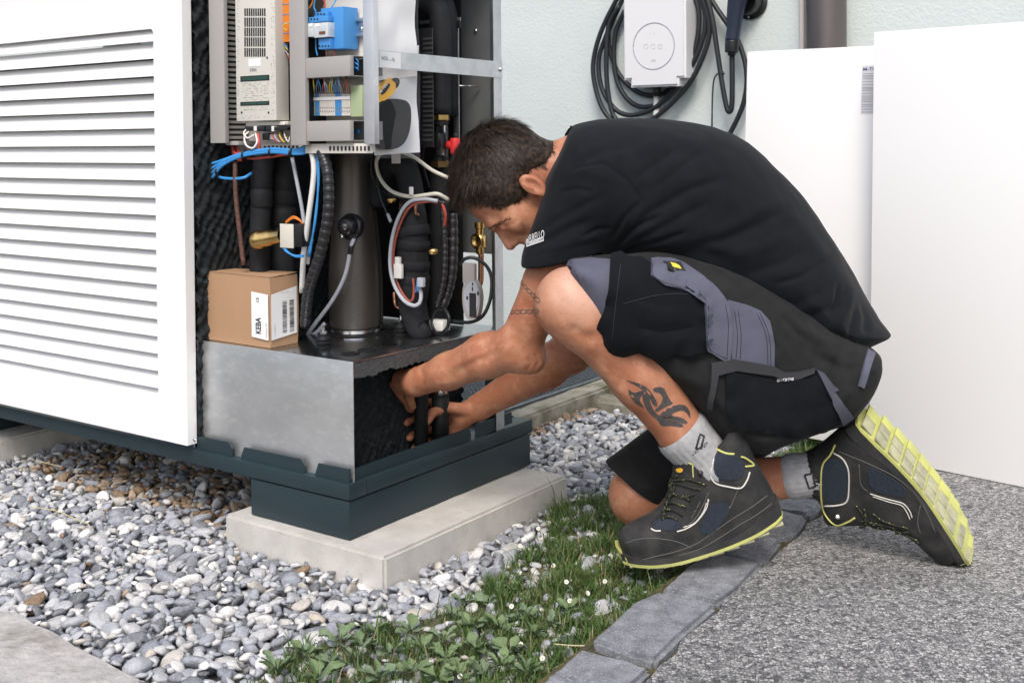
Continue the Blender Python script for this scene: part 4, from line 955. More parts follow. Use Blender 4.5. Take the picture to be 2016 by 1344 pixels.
# valve and copper line at the far right
vb = MB().lathe([(.008, 0), (.011, .004), (.011, .016), (.017, .018), (.017, .046), (.011, .048), (.011, .062), (.014, .064), (.014, .078)], Vector(la(945, 500, .50)), (0, 0, 1), 20).build('brass_valve', m_brass, hp, auto=30)
MB().lathe([(.018, 0), (.019, .012), (.014, .012), (.012, .006), (.0, .006)], Vector(la(944, 474, .485)), (-1, .15, 0), 22, False).build('port', m_brass, vb, True)
cable('copper_pipe', [(947, 500, .50), (947, 530, .50), (946, 555, .50), (938, 575, .50)], .0075, m_copper)
mod = part('remote_module', [(910, 518, 934, 558, .34, .35)], m_duct, .003); q = [la(u, v, .336) for u, v in smooth_poly([(912, 555), (934, 548), (946, 575), (943, 615), (936, 628), (916, 630), (909, 590)], 2)]
MB().prism([x[1:] for x in q], lambda b, z: (.336, b, z), lambda b, z: (.35, b, z)).build('module_body', m_duct, mod)
q = [la(u, v, .3355) for u, v in smooth_poly([(922, 556), (936, 552), (944, 580), (941, 610), (924, 625), (914, 600), (913, 575)], 2)]
MB().prism([x[1:] for x in q], lambda b, z: (.3345, b, z), lambda b, z: (.336, b, z)).build('module_label', m_greyc, mod)
part('module_print', [(924, 577, 937, 624, .3335, .3345), (918, 583, 921, 590, .3335, .3345), (939, 574, 942, 581, .3335, .3345), (929, 556, 931, 562, .3335, .3345), (929, 565, 931, 573, .3335, .3345)], m_ink, 0, mod)
cable('module_cable', [(906, 522, .35), (915, 510, .35), (935, 508, .36), (958, 524, .37), (968, 550, .37), (965, 590, .36), (950, 622, .35), (925, 634, .345), (890, 632, .34)], .0042, m_blackp)

# ---- louvred front panel
FA = -.024
bR = la(387, 860, .002)[1]; bo, zo0 = la(312, 795, FA)[1:]; zo1 = la(290, 58, FA)[2]
zb = la(375, 878, FA)[2]; ztop = 1.32; bL = 1.60; boL = 1.45
pan = MB()
def arc(cx, cz, r, a0, a1, n=5): return [(cx + r * math.cos(R(a0 + (a1 - a0) * k / n)), cz + r * math.sin(R(a0 + (a1 - a0) * k / n))) for k in range(n + 1)]
rc = .012
outer = [(bR, zb), (bL, zb), (bL, ztop), (bR, ztop)]
inner = arc(bo + rc, zo0 + rc, rc, 180, 270) + arc(boL - rc, zo0 + rc, rc, 270, 360) + arc(boL - rc, zo1 - rc, rc, 0, 90) + arc(bo + rc, zo1 - rc, rc, 90, 180)
nI = len(inner)
for A_ in (FA, FA + .003): pan.add([(A_, b, z) for b, z in outer + inner], [tuple([0] + [4 + k for k in range(6)][::-1][::-1] + []) for _ in range(0)])
V0 = [(FA, b, z) for b, z in outer + inner]; V1 = [(FA + .003, b, z) for b, z in outer + inner]; N0 = len(V0)
nq = nI // 4; fc = []
for off in (0, N0):
    I = lambda k: off + 4 + k % nI
    fc += [tuple([off + 0] + [I(k) for k in range(0, nq)]), tuple([off + 1] + [I(k) for k in range(nq, 2 * nq)]), tuple([off + 2] + [I(k) for k in range(2 * nq, 3 * nq)]), tuple([off + 3] + [I(k) for k in range(3 * nq, 4 * nq)])]
    fc += [(off + 0, off + 1, I(nq), I(nq - 1)), (off + 1, off + 2, I(2 * nq), I(2 * nq - 1)), (off + 2, off + 3, I(3 * nq), I(3 * nq - 1)), (off + 3, off + 0, I(0), I(4 * nq - 1))]
fc += [(4 + k, 4 + (k + 1) % nI, N0 + 4 + (k + 1) % nI, N0 + 4 + k) for k in range(nI)]
pan = MB(); pan.add(V0 + V1, fc)
pan.box((FA + .0001, bR - .0008, zb), (.002, bR + .0012, ztop), 0)
pan.box((FA + .0001, bR + .0012, zb - .0008), (.0, bL, zb + .0012), 0)
panel = pan.build('front_panel', m_white, hp, auto=30)
nz_ = 22; pitch = (zo1 - zo0) / 21.6
for k in range(nz_):
    z = zo0 - .004 + k * pitch; prof = []
    for t in range(8):
        s = t / 7; prof.append((FA + .002 + .020 * s ** 1.2, z + (pitch - .0022) * s))
    mb = MB(); v = []; f = []; n = len(prof)
    for b in (bo - .010, boL + .01):
        v += [(a, b, zz) for a, zz in prof] + [(a + .0012, b, zz - .0008) for a, zz in prof]
    m2 = 2 * n
    for t in range(n - 1):
        f += [(t, t + 1, m2 + t + 1, m2 + t), (n + t, m2 + n + t, m2 + n + t + 1, n + t + 1)]
    f += [(0, m2, m2 + n, n), (n - 1, 2 * n - 1, m2 + 2 * n - 1, m2 + n - 1), tuple(range(n)) + tuple(range(2 * n - 1, n - 1, -1)), tuple(range(m2, m2 + n))[::-1] + tuple(range(m2 + n, m2 + 2 * n))]
    mb.add(v, f); mb.build('slat', m_white, panel, auto=40)
MB().lathe([(.0045, 0), (.0045, .001), (.002, .0015)], Vector(la(383, 866, FA)), (-1, 0, 0), 12).build('screw', m_chrome, panel, True)
mb = MB(); mb.box((.03, bo - .03, zo0 - .02), (.034, boL + .05, zo1 - .06)); mb.build('dark_backing', m_blackp, hp)  # black sheet stands in for the shaded interior behind the slats
part('inner_bracket', [(205, 60, 275, 92, .03, .033)], m_galv, .001)
mb = MB(); mb.box((.55, .495, Z_RT + .01), (.56, 1.6, 1.33)); mb.build('rear_sheet', m_plate, hp)
mb = MB(); mb.box((-.02, .495, 1.337), (.56, 1.6, 1.342)); mb.build('unseen_top_sheet', m_white, hp)
# hoses the man works on, below the tray
for u, v0, v1, a_, r_ in ((829, 690, 905, .235, .0165), (867, 776, 890, .265, .0205)):
    q = [lb(u, v, .055) for v in (v0, (v0 + v1) / 2, v1)]; mb = MB().tube(q, r_, 16, spline=False); mb.build('hose', m_black, hp, True)
p = Vector(lb(867, 776, .055)); hc = MB().lathe([(.0165, 0), (.017, .002), (.017, .010), (.014, .011), (.014, .05)], p, (0, 0, 1), 20).build('hose_coupling', m_chrome, hp, auto=30)
MB().lathe([(.0215, -.003), (.0215, .001), (.017, .0015)], p, (0, 0, 1), 20).build('hose_end', m_black, hp, auto=30)

# ================================================================== loose things in the heat pump
q0, q1, q2 = lz(532, 686, zT), lz(409, 668, zT), lz(584, 675, zT)
m_card = mat('cardboard', (.42, .255, .145), .85, c2=(.38, .23, .13), scale=5, bump=.12, bscale=160, stretch=(1, 1, .15))
bw, bd = math.dist(q0[:2], q1[:2]), math.dist(q0[:2], q2[:2]); rz_ = math.atan2(q1[1] - q0[1], q1[0] - q0[0]) - math.pi / 2
box = empty('cardboard_box', Wl(q0[0], q0[1], zT + .0008), ANG + rz_)
tag(box, 'small brown cardboard box with white barcode label on the metal tray', 'box')
bh = la(527, 547, q0[0])[2] - zT
def box_pts(bul):
    v = []; 
    return v
mb = MB(); nx = 8; vv = {}
def bxp(x, y, z):   # slightly bulging box, x into depth, y to the left
    bx_ = .004 * math.sin(math.pi * z / bh) ; return (x + (-bx_ * .6 if x < .001 else (bx_ if x > bd - .001 else 0)) * math.sin(math.pi * min(max(y / bw, 0), 1)), y + (-bx_ if y < .001 else (bx_ * 1.5 if y > bw - .001 else 0)), z)
N_ = 7
for fx in ('f', 'k', 'r', 'l', 't', 'b'):
    v = []; 
    for i in range(N_):
        for j in range(N_):
            s, t = i / (N_ - 1), j / (N_ - 1)
            p = {'f': (0, bw * s, bh * t), 'k': (bd, bw * s, bh * t), 'r': (bd * s, 0, bh * t), 'l': (bd * s, bw, bh * t), 't': (bd * s, bw * t, bh), 'b': (bd * s, bw * t, 0)}[fx]
            v.append(bxp(*p))
    mb.add(v, [(i * N_ + j, (i + 1) * N_ + j, (i + 1) * N_ + j + 1, i * N_ + j + 1) for i in range(N_ - 1) for j in range(N_ - 1)])
cb = mb.build('carton', m_card, box, True)
for p_ in cb.data.polygons: p_.use_smooth = False
mb = MB(); mb.add([(-.001, -.001, bh + .0006), (-.001, bw, bh + .0008), (bd * .55, bw, bh + .0012), (bd * .55, -.0015, bh + .003)], [(0, 1, 2, 3)]); mb.add([(bd * .56, -.0005, bh + .0015), (bd * .56, bw, bh + .0006), (bd + .001, bw, bh + .0006), (bd + .001, -.0015, bh + .005)], [(0, 1, 2, 3)]); mb.build('flap', m_card, box)
lz0, lz1 = bh * .11, bh * .76; lf = bw * .26; eps = .0045
def lab(pts): return mesh_obj('label', pts, [(0, 1, 2, 3)], m_paper, box)
l1 = lab([(-eps, 0, lz0), (-eps, lf, lz0 + .004), (-eps, lf, lz1 + .004), (-eps, 0, lz1)]); l2 = lab([(0, -eps, lz0), (bd * .93, -eps, lz0 + .008), (bd * .93, -eps, lz1 + .012), (0, -eps, lz1)])
text_on('lettering', 'KEBA', lambda x, y: (-eps - .0004, lf * .45 + y * .024 - .0 , lz0 + .012 + x * .0155), m_ink, box, .03)
text_on('lettering', 'CE', lambda x, y: (-eps - .0004, lf * .55 + y * .012, lz1 - .02 + x * .010), m_ink, box, .01)
text_on('lettering', 'Adapter RP', lambda x, y: (-eps - .0004, lf * .08 + y * .007, lz0 + .006 + x * .007), m_gink, box)
text_on('lettering', 'Made in Austria', lambda x, y: (bd * .35 + x * .004, -eps - .0004, lz1 + .0 + y * .004), m_gink, box)
random.seed(3)
for x0 in (bd * .40, bd * .66):
    bc = MB(); z = lz0 + .012
    while z < lz0 + .085:
        h = random.choice([.0006, .0006, .0012, .0018]); bc.add([(x0, -eps - .0004, z), (x0 + bd * .16, -eps - .0004, z), (x0 + bd * .16, -eps - .0004, z + h), (x0, -eps - .0004, z + h)], [(0, 1, 2, 3)]); z += h + random.choice([.0006, .001, .0016])
    bc.build('barcode', m_ink, box)
text_on('lettering', '10 9MAR A', lambda x, y: (bd * .10 - y * .005 + .004, -eps - .0004, lz0 + .006 + x * .006), m_gink, box)

# pouch of papers hanging behind the bar
q = lb(780, 300, .02); pouch = empty('document_pouch', Wl(q[0], .02, q[2]), ANG); tag(pouch, 'clear plastic pouch of white papers hanging behind the metal cross bar', 'pouch')
PM = Matrix.Translation(-Vector((q[0], .02, q[2])))
def wavy(name, px, b0, m, amp, seed, n=14, parent=pouch):
    (u0, v0), (u1, v1), (u2, v2), (u3, v3) = px; v = []; 
    for i in range(n):
        for j in range(n):
            s, t = i / (n - 1), j / (n - 1); u = (u0 * (1 - s) + u1 * s) * (1 - t) + (u3 * (1 - s) + u2 * s) * t; vv_ = (v0 * (1 - s) + v1 * s) * (1 - t) + (v3 * (1 - s) + v2 * s) * t
            p = Vector(lb(u, vv_, b0)); p.y += amp * (float(vnoise(np.array([[s * 3 + seed, t * 4, seed]]))[0]) - .5); v.append(p)
    o = mesh_obj(name, v, [(i * n + j, (i + 1) * n + j, (i + 1) * n + j + 1, i * n + j + 1) for i in range(n - 1) for j in range(n - 1)], m, parent, True); o.matrix_parent_inverse = PM; return o
wavy('paper_sheet', [(734, -60), (818, -60), (822, 150), (734, 160)], .024, m_paper, .012, 1); wavy('paper_sheet', [(736, 100), (822, 90), (824, 300), (736, 306)], .034, m_paper, .010, 4)
def film_mat():
    m = bpy.data.materials.new('clear_film'); m.use_nodes = True; t = m.node_tree; b = t.nodes['Principled BSDF']; b.inputs['Base Color'].default_value = (.9, .9, .92, 1); b.inputs['Roughness'].default_value = .12; b.inputs['Alpha'].default_value = .05; b.inputs['Specular IOR Level'].default_value = .2; return m
wavy('film', [(733, -60), (825, -60), (828, 312), (735, 312)], .010, film_mat(), .012, 7)
bz = MB()
q_ = [lb(u, v, .020) for u, v in smooth_poly([(738, 215), (755, 196), (775, 194), (803, 200), (806, 235), (800, 268), (786, 290), (760, 296), (740, 292)], 2)]
bag = MB().prism([(x[0], x[2]) for x in q_], lambda a, z: (a, .013, z), lambda a, z: (a, .026, z)).build('black_pouch', m_black, pouch); bag.matrix_parent_inverse = PM
tool = empty('meter_tool', Wl(lb(755, 200, .016)[0], .016, lb(755, 200, .016)[2]), ANG); tag(tool, 'yellow and black hand tool inside the clear plastic pouch', 'tool')
PM2 = Matrix.Translation(-Vector(lb(755, 200, .016)) + Vector((0, lb(755, 200, .016)[1] - .016, 0)))
def tpoly(name, px, b0, b1, m):
    q_ = [lb(u, v, .016) for u, v in smooth_poly(px, 2)]; o = MB().prism([(x[0], x[2]) for x in q_], lambda a, z: (a, b0, z), lambda a, z: (a, b1, z)).build(name, m, tool); o.matrix_parent_inverse = PM2; return o
m_yb = mat('yellow_plastic', (.78, .42, .03), .4)
tpoly('handle', [(733, 212), (733, 188), (750, 168), (768, 153), (782, 156), (781, 170), (768, 188), (756, 198), (745, 200)], .011, .026, m_yb); tpoly('head', [(766, 157), (774, 153), (783, 156), (782, 168), (775, 176), (777, 164)], .0095, .0108, m_blackp)
tpoly('grip_print', [(745, 183), (757, 167), (764, 164), (764, 170), (754, 184), (747, 188)], .0098, .0108, m_ink)
o_ = Vector(lb(749, 184.5, .009)); e1 = (Vector(lb(762, 167, .009)) - o_); l_ = e1.length; e2 = Vector((-e1.z, 0, e1.x)).normalized()
o = text_on('lettering', 'M-TEC', lambda x, y: o_ + e1 * (x * .36) + e2 * (y * .0095 - .001), m_paper, tool, .02); o.matrix_parent_inverse = PM2
# ================================================================== the kneeling man
man = empty('person', (.50, 2.40, 0)); MI = Matrix.Translation((-.50, -2.40, 0))
tag(man, 'man in black t-shirt and work shorts kneeling and reaching into the heat pump', 'person')
def child(o, p=None):
    o.parent = p or man; o.matrix_parent_inverse = MI.copy() if p is None else Matrix.Identity(4); return o
m_skin = mat('tanned_skin', (.44, .195, .108), .48, c2=(.33, .112, .062), scale=7, lo=.35, hi=.75, c3=(.52, .27, .165), scale3=34, lo3=.48, hi3=.75, sss=.12, bump=.22, bscale=260, bdist=.0012, spec=.35)
m_shirt = mat('black_cotton', (.0062, .0075, .0098), .88, c2=(.0085, .010, .0125), scale=30, bump=.35, bscale=700, bdist=.0006, sheen=.05, spec=.12)
m_short = mat('charcoal_canvas', (.0155, .016, .0165), .85, c2=(.021, .021, .021), scale=40, bump=.4, bscale=600, bdist=.0007, sheen=.03, spec=.12)
m_shortb = mat('black_canvas', (.0048, .006, .0078), .85, c2=(.0065, .008, .010), scale=40, bump=.4, bscale=600, bdist=.0007, sheen=.03, spec=.12)
m_slate = mat('slate_blue_canvas', (.095, .099, .138), .85, c2=(.075, .078, .112), scale=18, bump=.4, bscale=600, bdist=.0007)
m_stitch = mat('dark_stitch', (.02, .02, .03), .8)

# ---- joints: photograph pixel and distance
HC = P(985, 335, 2.40); NB = P(1150, 325, 2.41)
_px = 2.40 / F_PX
HU = Vector((-.87, 0, .49)).normalized(); HF = Vector((-.49, 0, -.87)).normalized(); HS = Vector((0, -1, 0))
HM = np.array([HF[:], HU[:], HS[:]], np.float32)
def hp3(f, u, s): return HC + HF * f + HU * u + HS * s
LS, LE, LW = P(1165, 392, 2.31), P(1017, 686, 2.40), P(818, 752, 2.555)
RS_, RE, RW = P(1190, 410, 2.58), P(1128, 690, 2.66), P(945, 800, 2.745)
LH, LK, LA = P(1530, 690, 2.30), P(1128, 602, 2.225), P(1402, 930, 2.25)
RH, RK = P(1560, 720, 2.52), P(1262, 972, 2.49)

# ---- boots first: their frames give the ankles
def boot_frame(toe, heel, up):
    T = heel - toe; sc = T.length / .335; T.normalize(); N = (up - T * up.dot(T)).normalized(); Sd = N.cross(T); toe = toe - N * .024 * sc
    return Matrix(((T.x * sc, Sd.x * sc, N.x * sc, toe.x), (T.y * sc, Sd.y * sc, N.y * sc, toe.y), (T.z * sc, Sd.z * sc, N.z * sc, toe.z), (0, 0, 0, 1)))
BL = boot_frame(P(1227, 1102, 2.27), P(1537, 1008, 2.245), Vector((-.25, -.10, .95)))
BR = boot_frame(P(1920, 1092, 2.262), P(1696, 816, 2.285), Vector((-.82, .48, -.12)))
LA = BL @ Vector((.243, 0, .13)); RA = BR @ Vector((.262, 0, .15))
LA = P(*proj(LA), LA.y)

def head_sdf(p):
    q = (p - A3(HC)) @ HM.T; f, u, s = q[:, 0], q[:, 1], np.abs(q[:, 2]); qs = np.stack([f, u, s], 1)
    E = lambda c, r: ell(qs, c, r)
    d = E((-.002, .004, 0), (.099, .092, .076))
    d = smin(d, E((.040, -.035, 0), (.074, .090, .066)), .03)
    d = smin(d, E((.102, -.040, .012), (.017, .013, .036)), .014)          # brow
    d = smin(d, E((.068, -.078, .042), (.030, .026, .024)), .02)           # cheekbone
    d = smin(d, E((.046, -.120, 0), (.058, .055, .050)), .025)             # jaw
    d = smin(d, E((.088, -.158, 0), (.022, .020, .022)), .02)              # chin
    d = smin(d, E((.096, -.122, 0), (.017, .020, .026)), .012)             # mouth
    d = smax(d, -E((.114, -.064, .035), (.018, .013, .018)), .012)         # eye socket
    d = smin(d, E((.094, -.064, .033), (.0135, .0125, .015)), .004)        # lids
    d = smax(d, -cone(qs, (.1075, -.068, .024), (.103, -.070, .043), .0014, .0012), .002)
    n = cone(qs, (.108, -.052, 0), (.1265, -.094, 0), .0085, .0125); n = smin(n, E((.113, -.100, .0105), (.013, .009, .0085)), .006)
    n = smin(n, cone(qs, (.100, -.056, 0), (.104, -.098, 0), .011, .015), .01)
    d = smin(d, n, .010)
    d = smax(d, -E((.112, -.1095, .0080), (.004, .0025, .003)), .002)
    d = smax(d, -cone(qs, (.107, -.126, 0), (.097, -.127, .024), .0012, .001), .003)
    # ear
    e = E((-.008, -.072, .079), (.019, .031, .009)); e = smax(e, -E((-.005, -.072, .088), (.0125, .022, .008)), .004); e = smin(e, E((.000, -.066, .083), (.004, .014, .004)), .004)
    e = smin(e, E((-.003, -.098, .077), (.009, .010, .006)), .005)
    d = smin(d, e, .006)
    return d
def hand_sdf(p, chains, palm):
    d = None
    for pts, rs in chains:
        e = chain(p, pts, rs, .004); d = e if d is None else np.minimum(d, e)
    return smin(d, palm(p), .006)
# right hand grips the hose: fingers behind it, tips showing on its left, thumb in between
RP = P(905, 822, 2.752)
rch = []
for v0, v1, v2, tv, tu in ((800, 792, 790, 802, 805), (818, 822, 820, 832, 801), (834, 846, 850, 862, 806), (848, 868, 876, 884, 816)):
    rch.append(([P(893, v0 + 6, 2.752), P(852, v1, 2.745), P(818, v2, 2.715), P(tu, tv, 2.672)], [.0115, .0105, .0095, .0088]))
rch.append(([P(918, 806, 2.73), P(884, 802, 2.715), P(852, 812, 2.68), P(841, 830, 2.655)], [.016, .013, .011, .0095]))
# left hand folded down inside the compartment
lch = []
for k, (du, dv, dy) in enumerate(((0, 0, 0), (5, 12, .012), (14, 22, .022), (25, 30, .03))):
    b0 = P(786 + du, 742 + dv * .7, 2.60 + dy); lch.append(([P(806, 752, 2.575), b0, b0 + Vector((-.015, .03, -.022)), b0 + Vector((-.004, .045, -.048)), b0 + Vector((.010, .046, -.066))], [.016, .0125, .0105, .0095, .0085]))
lch.append(([P(822, 742, 2.575), P(806, 768, 2.60), P(806, 784, 2.62), P(812, 800, 2.635)], [.015, .013, .011, .0095]))
M_pal = None
def body_sdf(p):
    d = bounded(p, hp3(.02, -.03, 0), .20, head_sdf)
    d = smin(d, cone(p, hp3(-.035, -.070, 0), NB, .054, .066), .03)
    d = smin(d, cone(p, NB, P(1330, 400, 2.43), .06, .07), .03)
    d = smin(d, cone(p, P(1330, 400, 2.43), P(1560, 650, 2.43), .07, .07), .03)
    # left arm: deltoid, upper arm, elbow, forearm
    UM = LS.lerp(LE, .55)
    arm = chain(p, [NB, LS, UM, LE], [.045, .052, .052, .042], .02)
    arm = smin(arm, ell(p, LE + Vector((.034, .0, -.024)), (.027, .032, .027)), .04)
    f1 = LE.lerp(LW, .28) + Vector((0, 0, .006)); f2 = LE.lerp(LW, .66)
    arm = smin(arm, chain(p, [LE, f1, f2, LW], [.043, .047, .038, .031], .02), .02)
    arm = smin(arm, cone(p, LE + Vector((.0, -.012, .022)), LE.lerp(LW, .45) + Vector((0, -.012, .014)), .026, .020), .02)
    hand = bounded(p, P(800, 765, 2.61), .14, lambda p_: hand_sdf(p_, lch, lambda q: chain(q, [LW, P(794, 750, 2.60)], [.029, .027], .01)))
    arm = smin(arm, hand, .012)
    d = smin(d, arm, .015)
    ra = chain(p, [NB, RS_, RE], [.05, .062, .048], .02); r1 = RE.lerp(RW, .3); ra = smin(ra, chain(p, [RE, r1, RW], [.046, .050, .031], .02), .02)
    rh = bounded(p, P(865, 830, 2.72), .15, lambda p_: hand_sdf(p_, rch, lambda q: smin(chain(q, [RW, RP], [.029, .028], .01), chain(q, [P(915, 806, 2.74), P(905, 846, 2.752), P(886, 846, 2.752)], [.017, .019, .013], .008), .012)))
    ra = smin(ra, rh, .012); d = smin(d, ra, .015)
    # near leg
    d = smin(d, cone(p, LH, LK + Vector((.05, 0, .0)), .050, .048), .03)
    kn = smin(ell(p, LK + Vector((-.008, 0, .006)), (.066, .060, .070)), cone(p, LK + Vector((.03, .0, -.03)), LK + Vector((.06, .0, -.005)), .056, .050), .03)
    d = smin(d, kn, .03)
    cm = LK.lerp(LA, .42) + Vector((.014, .004, .004)); cl = LK.lerp(LA, .75)
    d = smin(d, chain(p, [LK, cm, cl, LA], [.058, .061, .046, .038], .02), .03)
    # far leg on the ground
    d = smin(d, cone(p, RH, RK, .085, .064), .03); d = smin(d, ell(p, RK + Vector((-.008, 0, -.004)), (.060, .060, .064)), .02)
    rc_ = RK.lerp(RA, .35); d = smin(d, chain(p, [RK, rc_, RA], [.054, .054, .037], .02), .02)
    return d
V, Q = sdf_mesh(body_sdf, (-.36, 2.08, -.03), (.98, 2.86, .96), .0035)
V = relax(V, Q, 1); N = vnormals(V, Q)
V = crease(V, N, [([(985, 690), (930, 715), (880, 745)], .003, 9), ([(1000, 640), (985, 668), (1005, 700)], -.003, 14), ([(820, 712), (832, 740), (828, 775)], .0015, 5), ([(846, 722), (842, 750), (852, 772)], -.002, 7),
    ([(900, 770), (960, 752), (1020, 742)], .002, 6), ([(1010, 560), (1020, 610), (1035, 660)], -.002, 18), ([(1120, 640), (1150, 665), (1185, 662)], .004, 12), ([(1085, 660), (1110, 700), (1150, 745)], -.0025, 12), ([(1200, 745), (1260, 800), (1310, 850)], -.002, 18), ([(1090, 560), (1110, 600), (1105, 640)], .002, 14),
    ([(1160, 690), (1230, 750), (1290, 800)], .002, 12), ([(935, 412), (960, 424), (975, 440)], .0012, 4), ([(925, 420), (945, 432), (962, 448)], .001, 3), ([(1022, 440), (1035, 452), (1030, 470)], .0015, 5), ([(1052, 690), (1062, 712), (1050, 730)], .002, 4), ([(1040, 700), (1046, 716), (1036, 732)], .0018, 4), ([(860, 735), (910, 712), (960, 690)], -.0014, 5), ([(850, 755), (900, 752), (950, 735)], -.0014, 5), ([(1180, 720), (1220, 770), (1260, 830)], -.0014, 6), ([(880, 820), (910, 850), (930, 862)], .002, 5), ([(886, 838), (905, 858), (920, 866)], .002, 4), ([(990, 448), (1005, 441), (1022, 432)], .0016, 4)])
body = child(np_obj('body', V, Q, m_skin)); body_bv = bvh_of(body)
tanl = np.clip(1 - np.linalg.norm((V - np.array(LK + Vector((.02, -.03, .04)))) / [.10, .12, .085], axis=1), 0, 1) * 1.6      # untanned skin that the shorts usually cover
at = body.data.attributes.new('pale', 'FLOAT', 'POINT'); at.data.foreach_set('value', np.clip(tanl, 0, 1).astype(np.float32))
_t = m_skin.node_tree; _b = _t.nodes['Principled BSDF']; _src = _b.inputs['Base Color'].links[0].from_socket; _a = _t.nodes.new('ShaderNodeAttribute'); _a.attribute_name = 'pale'
_mx = _t.nodes.new('ShaderNodeMix'); _mx.data_type = 'RGBA'; _mx.inputs['B'].default_value = (.58, .345, .25, 1); _t.links.new(_a.outputs['Fac'], _mx.inputs['Factor']); _t.links.new(_src, _mx.inputs['A']); _sp = _t.nodes.new('ShaderNodeTexNoise'); _sp.inputs['Scale'].default_value = 210; _sp.inputs['Detail'].default_value = 3; _t.links.new(_t.nodes['Texture Coordinate'].outputs['Object'], _sp.inputs['Vector'])
_sr = _t.nodes.new('ShaderNodeMapRange'); _sr.inputs['From Min'].default_value = .56; _sr.inputs['From Max'].default_value = .72; _sr.inputs['To Min'].default_value = 1.0; _sr.inputs['To Max'].default_value = .84; _t.links.new(_sp.outputs['Fac'], _sr.inputs['Value'])
_mu = _t.nodes.new('ShaderNodeMix'); _mu.data_type = 'RGBA'; _mu.blend_type = 'MULTIPLY'; _mu.inputs['Factor'].default_value = 1; _t.links.new(_mx.outputs['Result'], _mu.inputs['A']); _t.links.new(_sr.outputs[0], _mu.inputs['B']); _t.links.new(_mu.outputs['Result'], _b.inputs['Base Color'])

# ---- t-shirt
torso_px = [(1122, 250), (1150, 241), (1190, 234), (1280, 231), (1345, 237), (1425, 255), (1487, 292), (1562, 362), (1624, 448), (1684, 545), (1724, 620), (1750, 652), (1752, 657), (1700, 685), (1665, 708), (1655, 708), (1600, 690), (1500, 645), (1420, 595), (1340, 545), (1260, 525), (1205, 510), (1160, 470), (1105, 400), (1072, 345), (1085, 295)]
tor = Inflate(torso_px, 2.42, Rr=.135, W=.195, shear=.15, smooth=1)
SH = P(1108, 512, 2.335)
def shirt_sdf(p):
    d = tor(p)
    s = cone(p, P(1154, 390, 2.325), P(1102, 524, 2.34), .085, .081)
    s = smax(s, -plane_cut(p, P(1108, 509, 2.335), Vector((-.21, -.03, .98))), .004)
    d = smin(d, s, .028)
    s2 = cone(p, P(1180, 395, 2.54), P(1140, 520, 2.58), .08, .075); s2 = smax(s2, -plane_cut(p, P(1140, 512, 2.58), RS_ - P(1140, 512, 2.58)), .004)
    d = smin(d, s2, .03)
    d = smin(d, cone(p, P(1140, 318, 2.41), P(1175, 330, 2.41), .064, .085), .02)
    d = smax(d, plane_cut(p, P(1096, 308, 2.41), Vector((-.89, 0, .46))), .006); d = smax(d, -cone(p, P(1060, 302, 2.41), P(1112, 314, 2.41), .056, .056), .004)   # neck opening
    return d
V, Q = sdf_mesh(shirt_sdf, (-.05, 2.15, .32), (.90, 2.72, .97), .004)
V = relax(V, Q, 1); N = vnormals(V, Q)
fold = [([(1215, 480), (1280, 420), (1360, 372), (1430, 350)], .006, 9), ([(1230, 490), (1320, 440), (1400, 395)], .005, 8), ([(1240, 360), (1290, 325), (1340, 290)], .004, 8), ([(1290, 375), (1340, 330), (1395, 290)], .004, 8),
        ([(1330, 498), (1430, 470), (1500, 440), (1560, 405)], .007, 12), ([(1420, 505), (1500, 490), (1570, 455)], -.006, 16), ([(1450, 545), (1540, 520), (1600, 480)], .005, 11), ([(1400, 470), (1470, 430), (1540, 390)], -.005, 14),
        ([(1060, 455), (1120, 420), (1200, 380)], .004, 8), ([(1045, 490), (1110, 455), (1170, 430)], .005, 8), ([(1070, 500), (1140, 470), (1190, 460)], -.004, 10), ([(1120, 330), (1180, 300), (1260, 285)], .003, 8), ([(1100, 350), (1140, 328), (1190, 322), (1235, 355), (1262, 395), (1235, 450), (1205, 500)], .0035, 4),
        ([(1560, 640), (1610, 620), (1655, 600), (1672, 560)], .008, 11), ([(1600, 665), (1650, 640), (1668, 600), (1676, 560)], -.007, 12), ([(1670, 690), (1680, 640), (1690, 600)], .006, 8), ([(1705, 660), (1708, 625), (1700, 590)], .005, 8), ([(1500, 610), (1570, 600), (1640, 560)], .005, 12), ([(1210, 500), (1300, 505), (1380, 500), (1450, 515)], .008, 14),
        ([(1036, 508), (1100, 492), (1186, 478)], .0012, 2.2), ([(1662, 694), (1700, 671), (1742, 646)], .0015, 2.5), ([(1560, 672), (1610, 688), (1660, 694)], .0015, 2.5), ([(1520, 400), (1580, 450), (1630, 520)], -.004, 16), ([(1250, 300), (1330, 275), (1400, 290)], -.003, 16)]
fold += [([(1208, 492), (1250, 452), (1310, 420)], .007, 5), ([(1200, 478), (1228, 430), (1262, 395)], .006, 5), ([(1215, 500), (1290, 478), (1360, 455)], .006, 5), ([(1140, 470), (1175, 452), (1204, 448)], .005, 4), ([(1340, 520), (1420, 545), (1490, 590), (1540, 640)], -.006, 8), ([(1520, 560), (1580, 545), (1640, 500)], .006, 6), ([(1630, 640), (1650, 600), (1650, 555)], .006, 5), ([(1100, 380), (1130, 372), (1170, 378)], .004, 4)]
V = crease(V, N, fold); w3 = vnoise(V * [14, 14, 14]); V = V + N * ((w3 - .5) * .006 + (vnoise(V * [38, 38, 24]) - .5) * .0016)[:, None]
shirt = child(np_obj('t_shirt', V, Q, m_shirt)); shirt_bv = bvh_of(shirt)
c_ = child(cord('collar', shirt_bv, curve_px([(1126, 251), (1106, 282), (1088, 316), (1074, 346), (1068, 368)]), .0042, m_shirt, None, off=.001), shirt)
m_print = mat('white_print', (.78, .78, .78), .7)
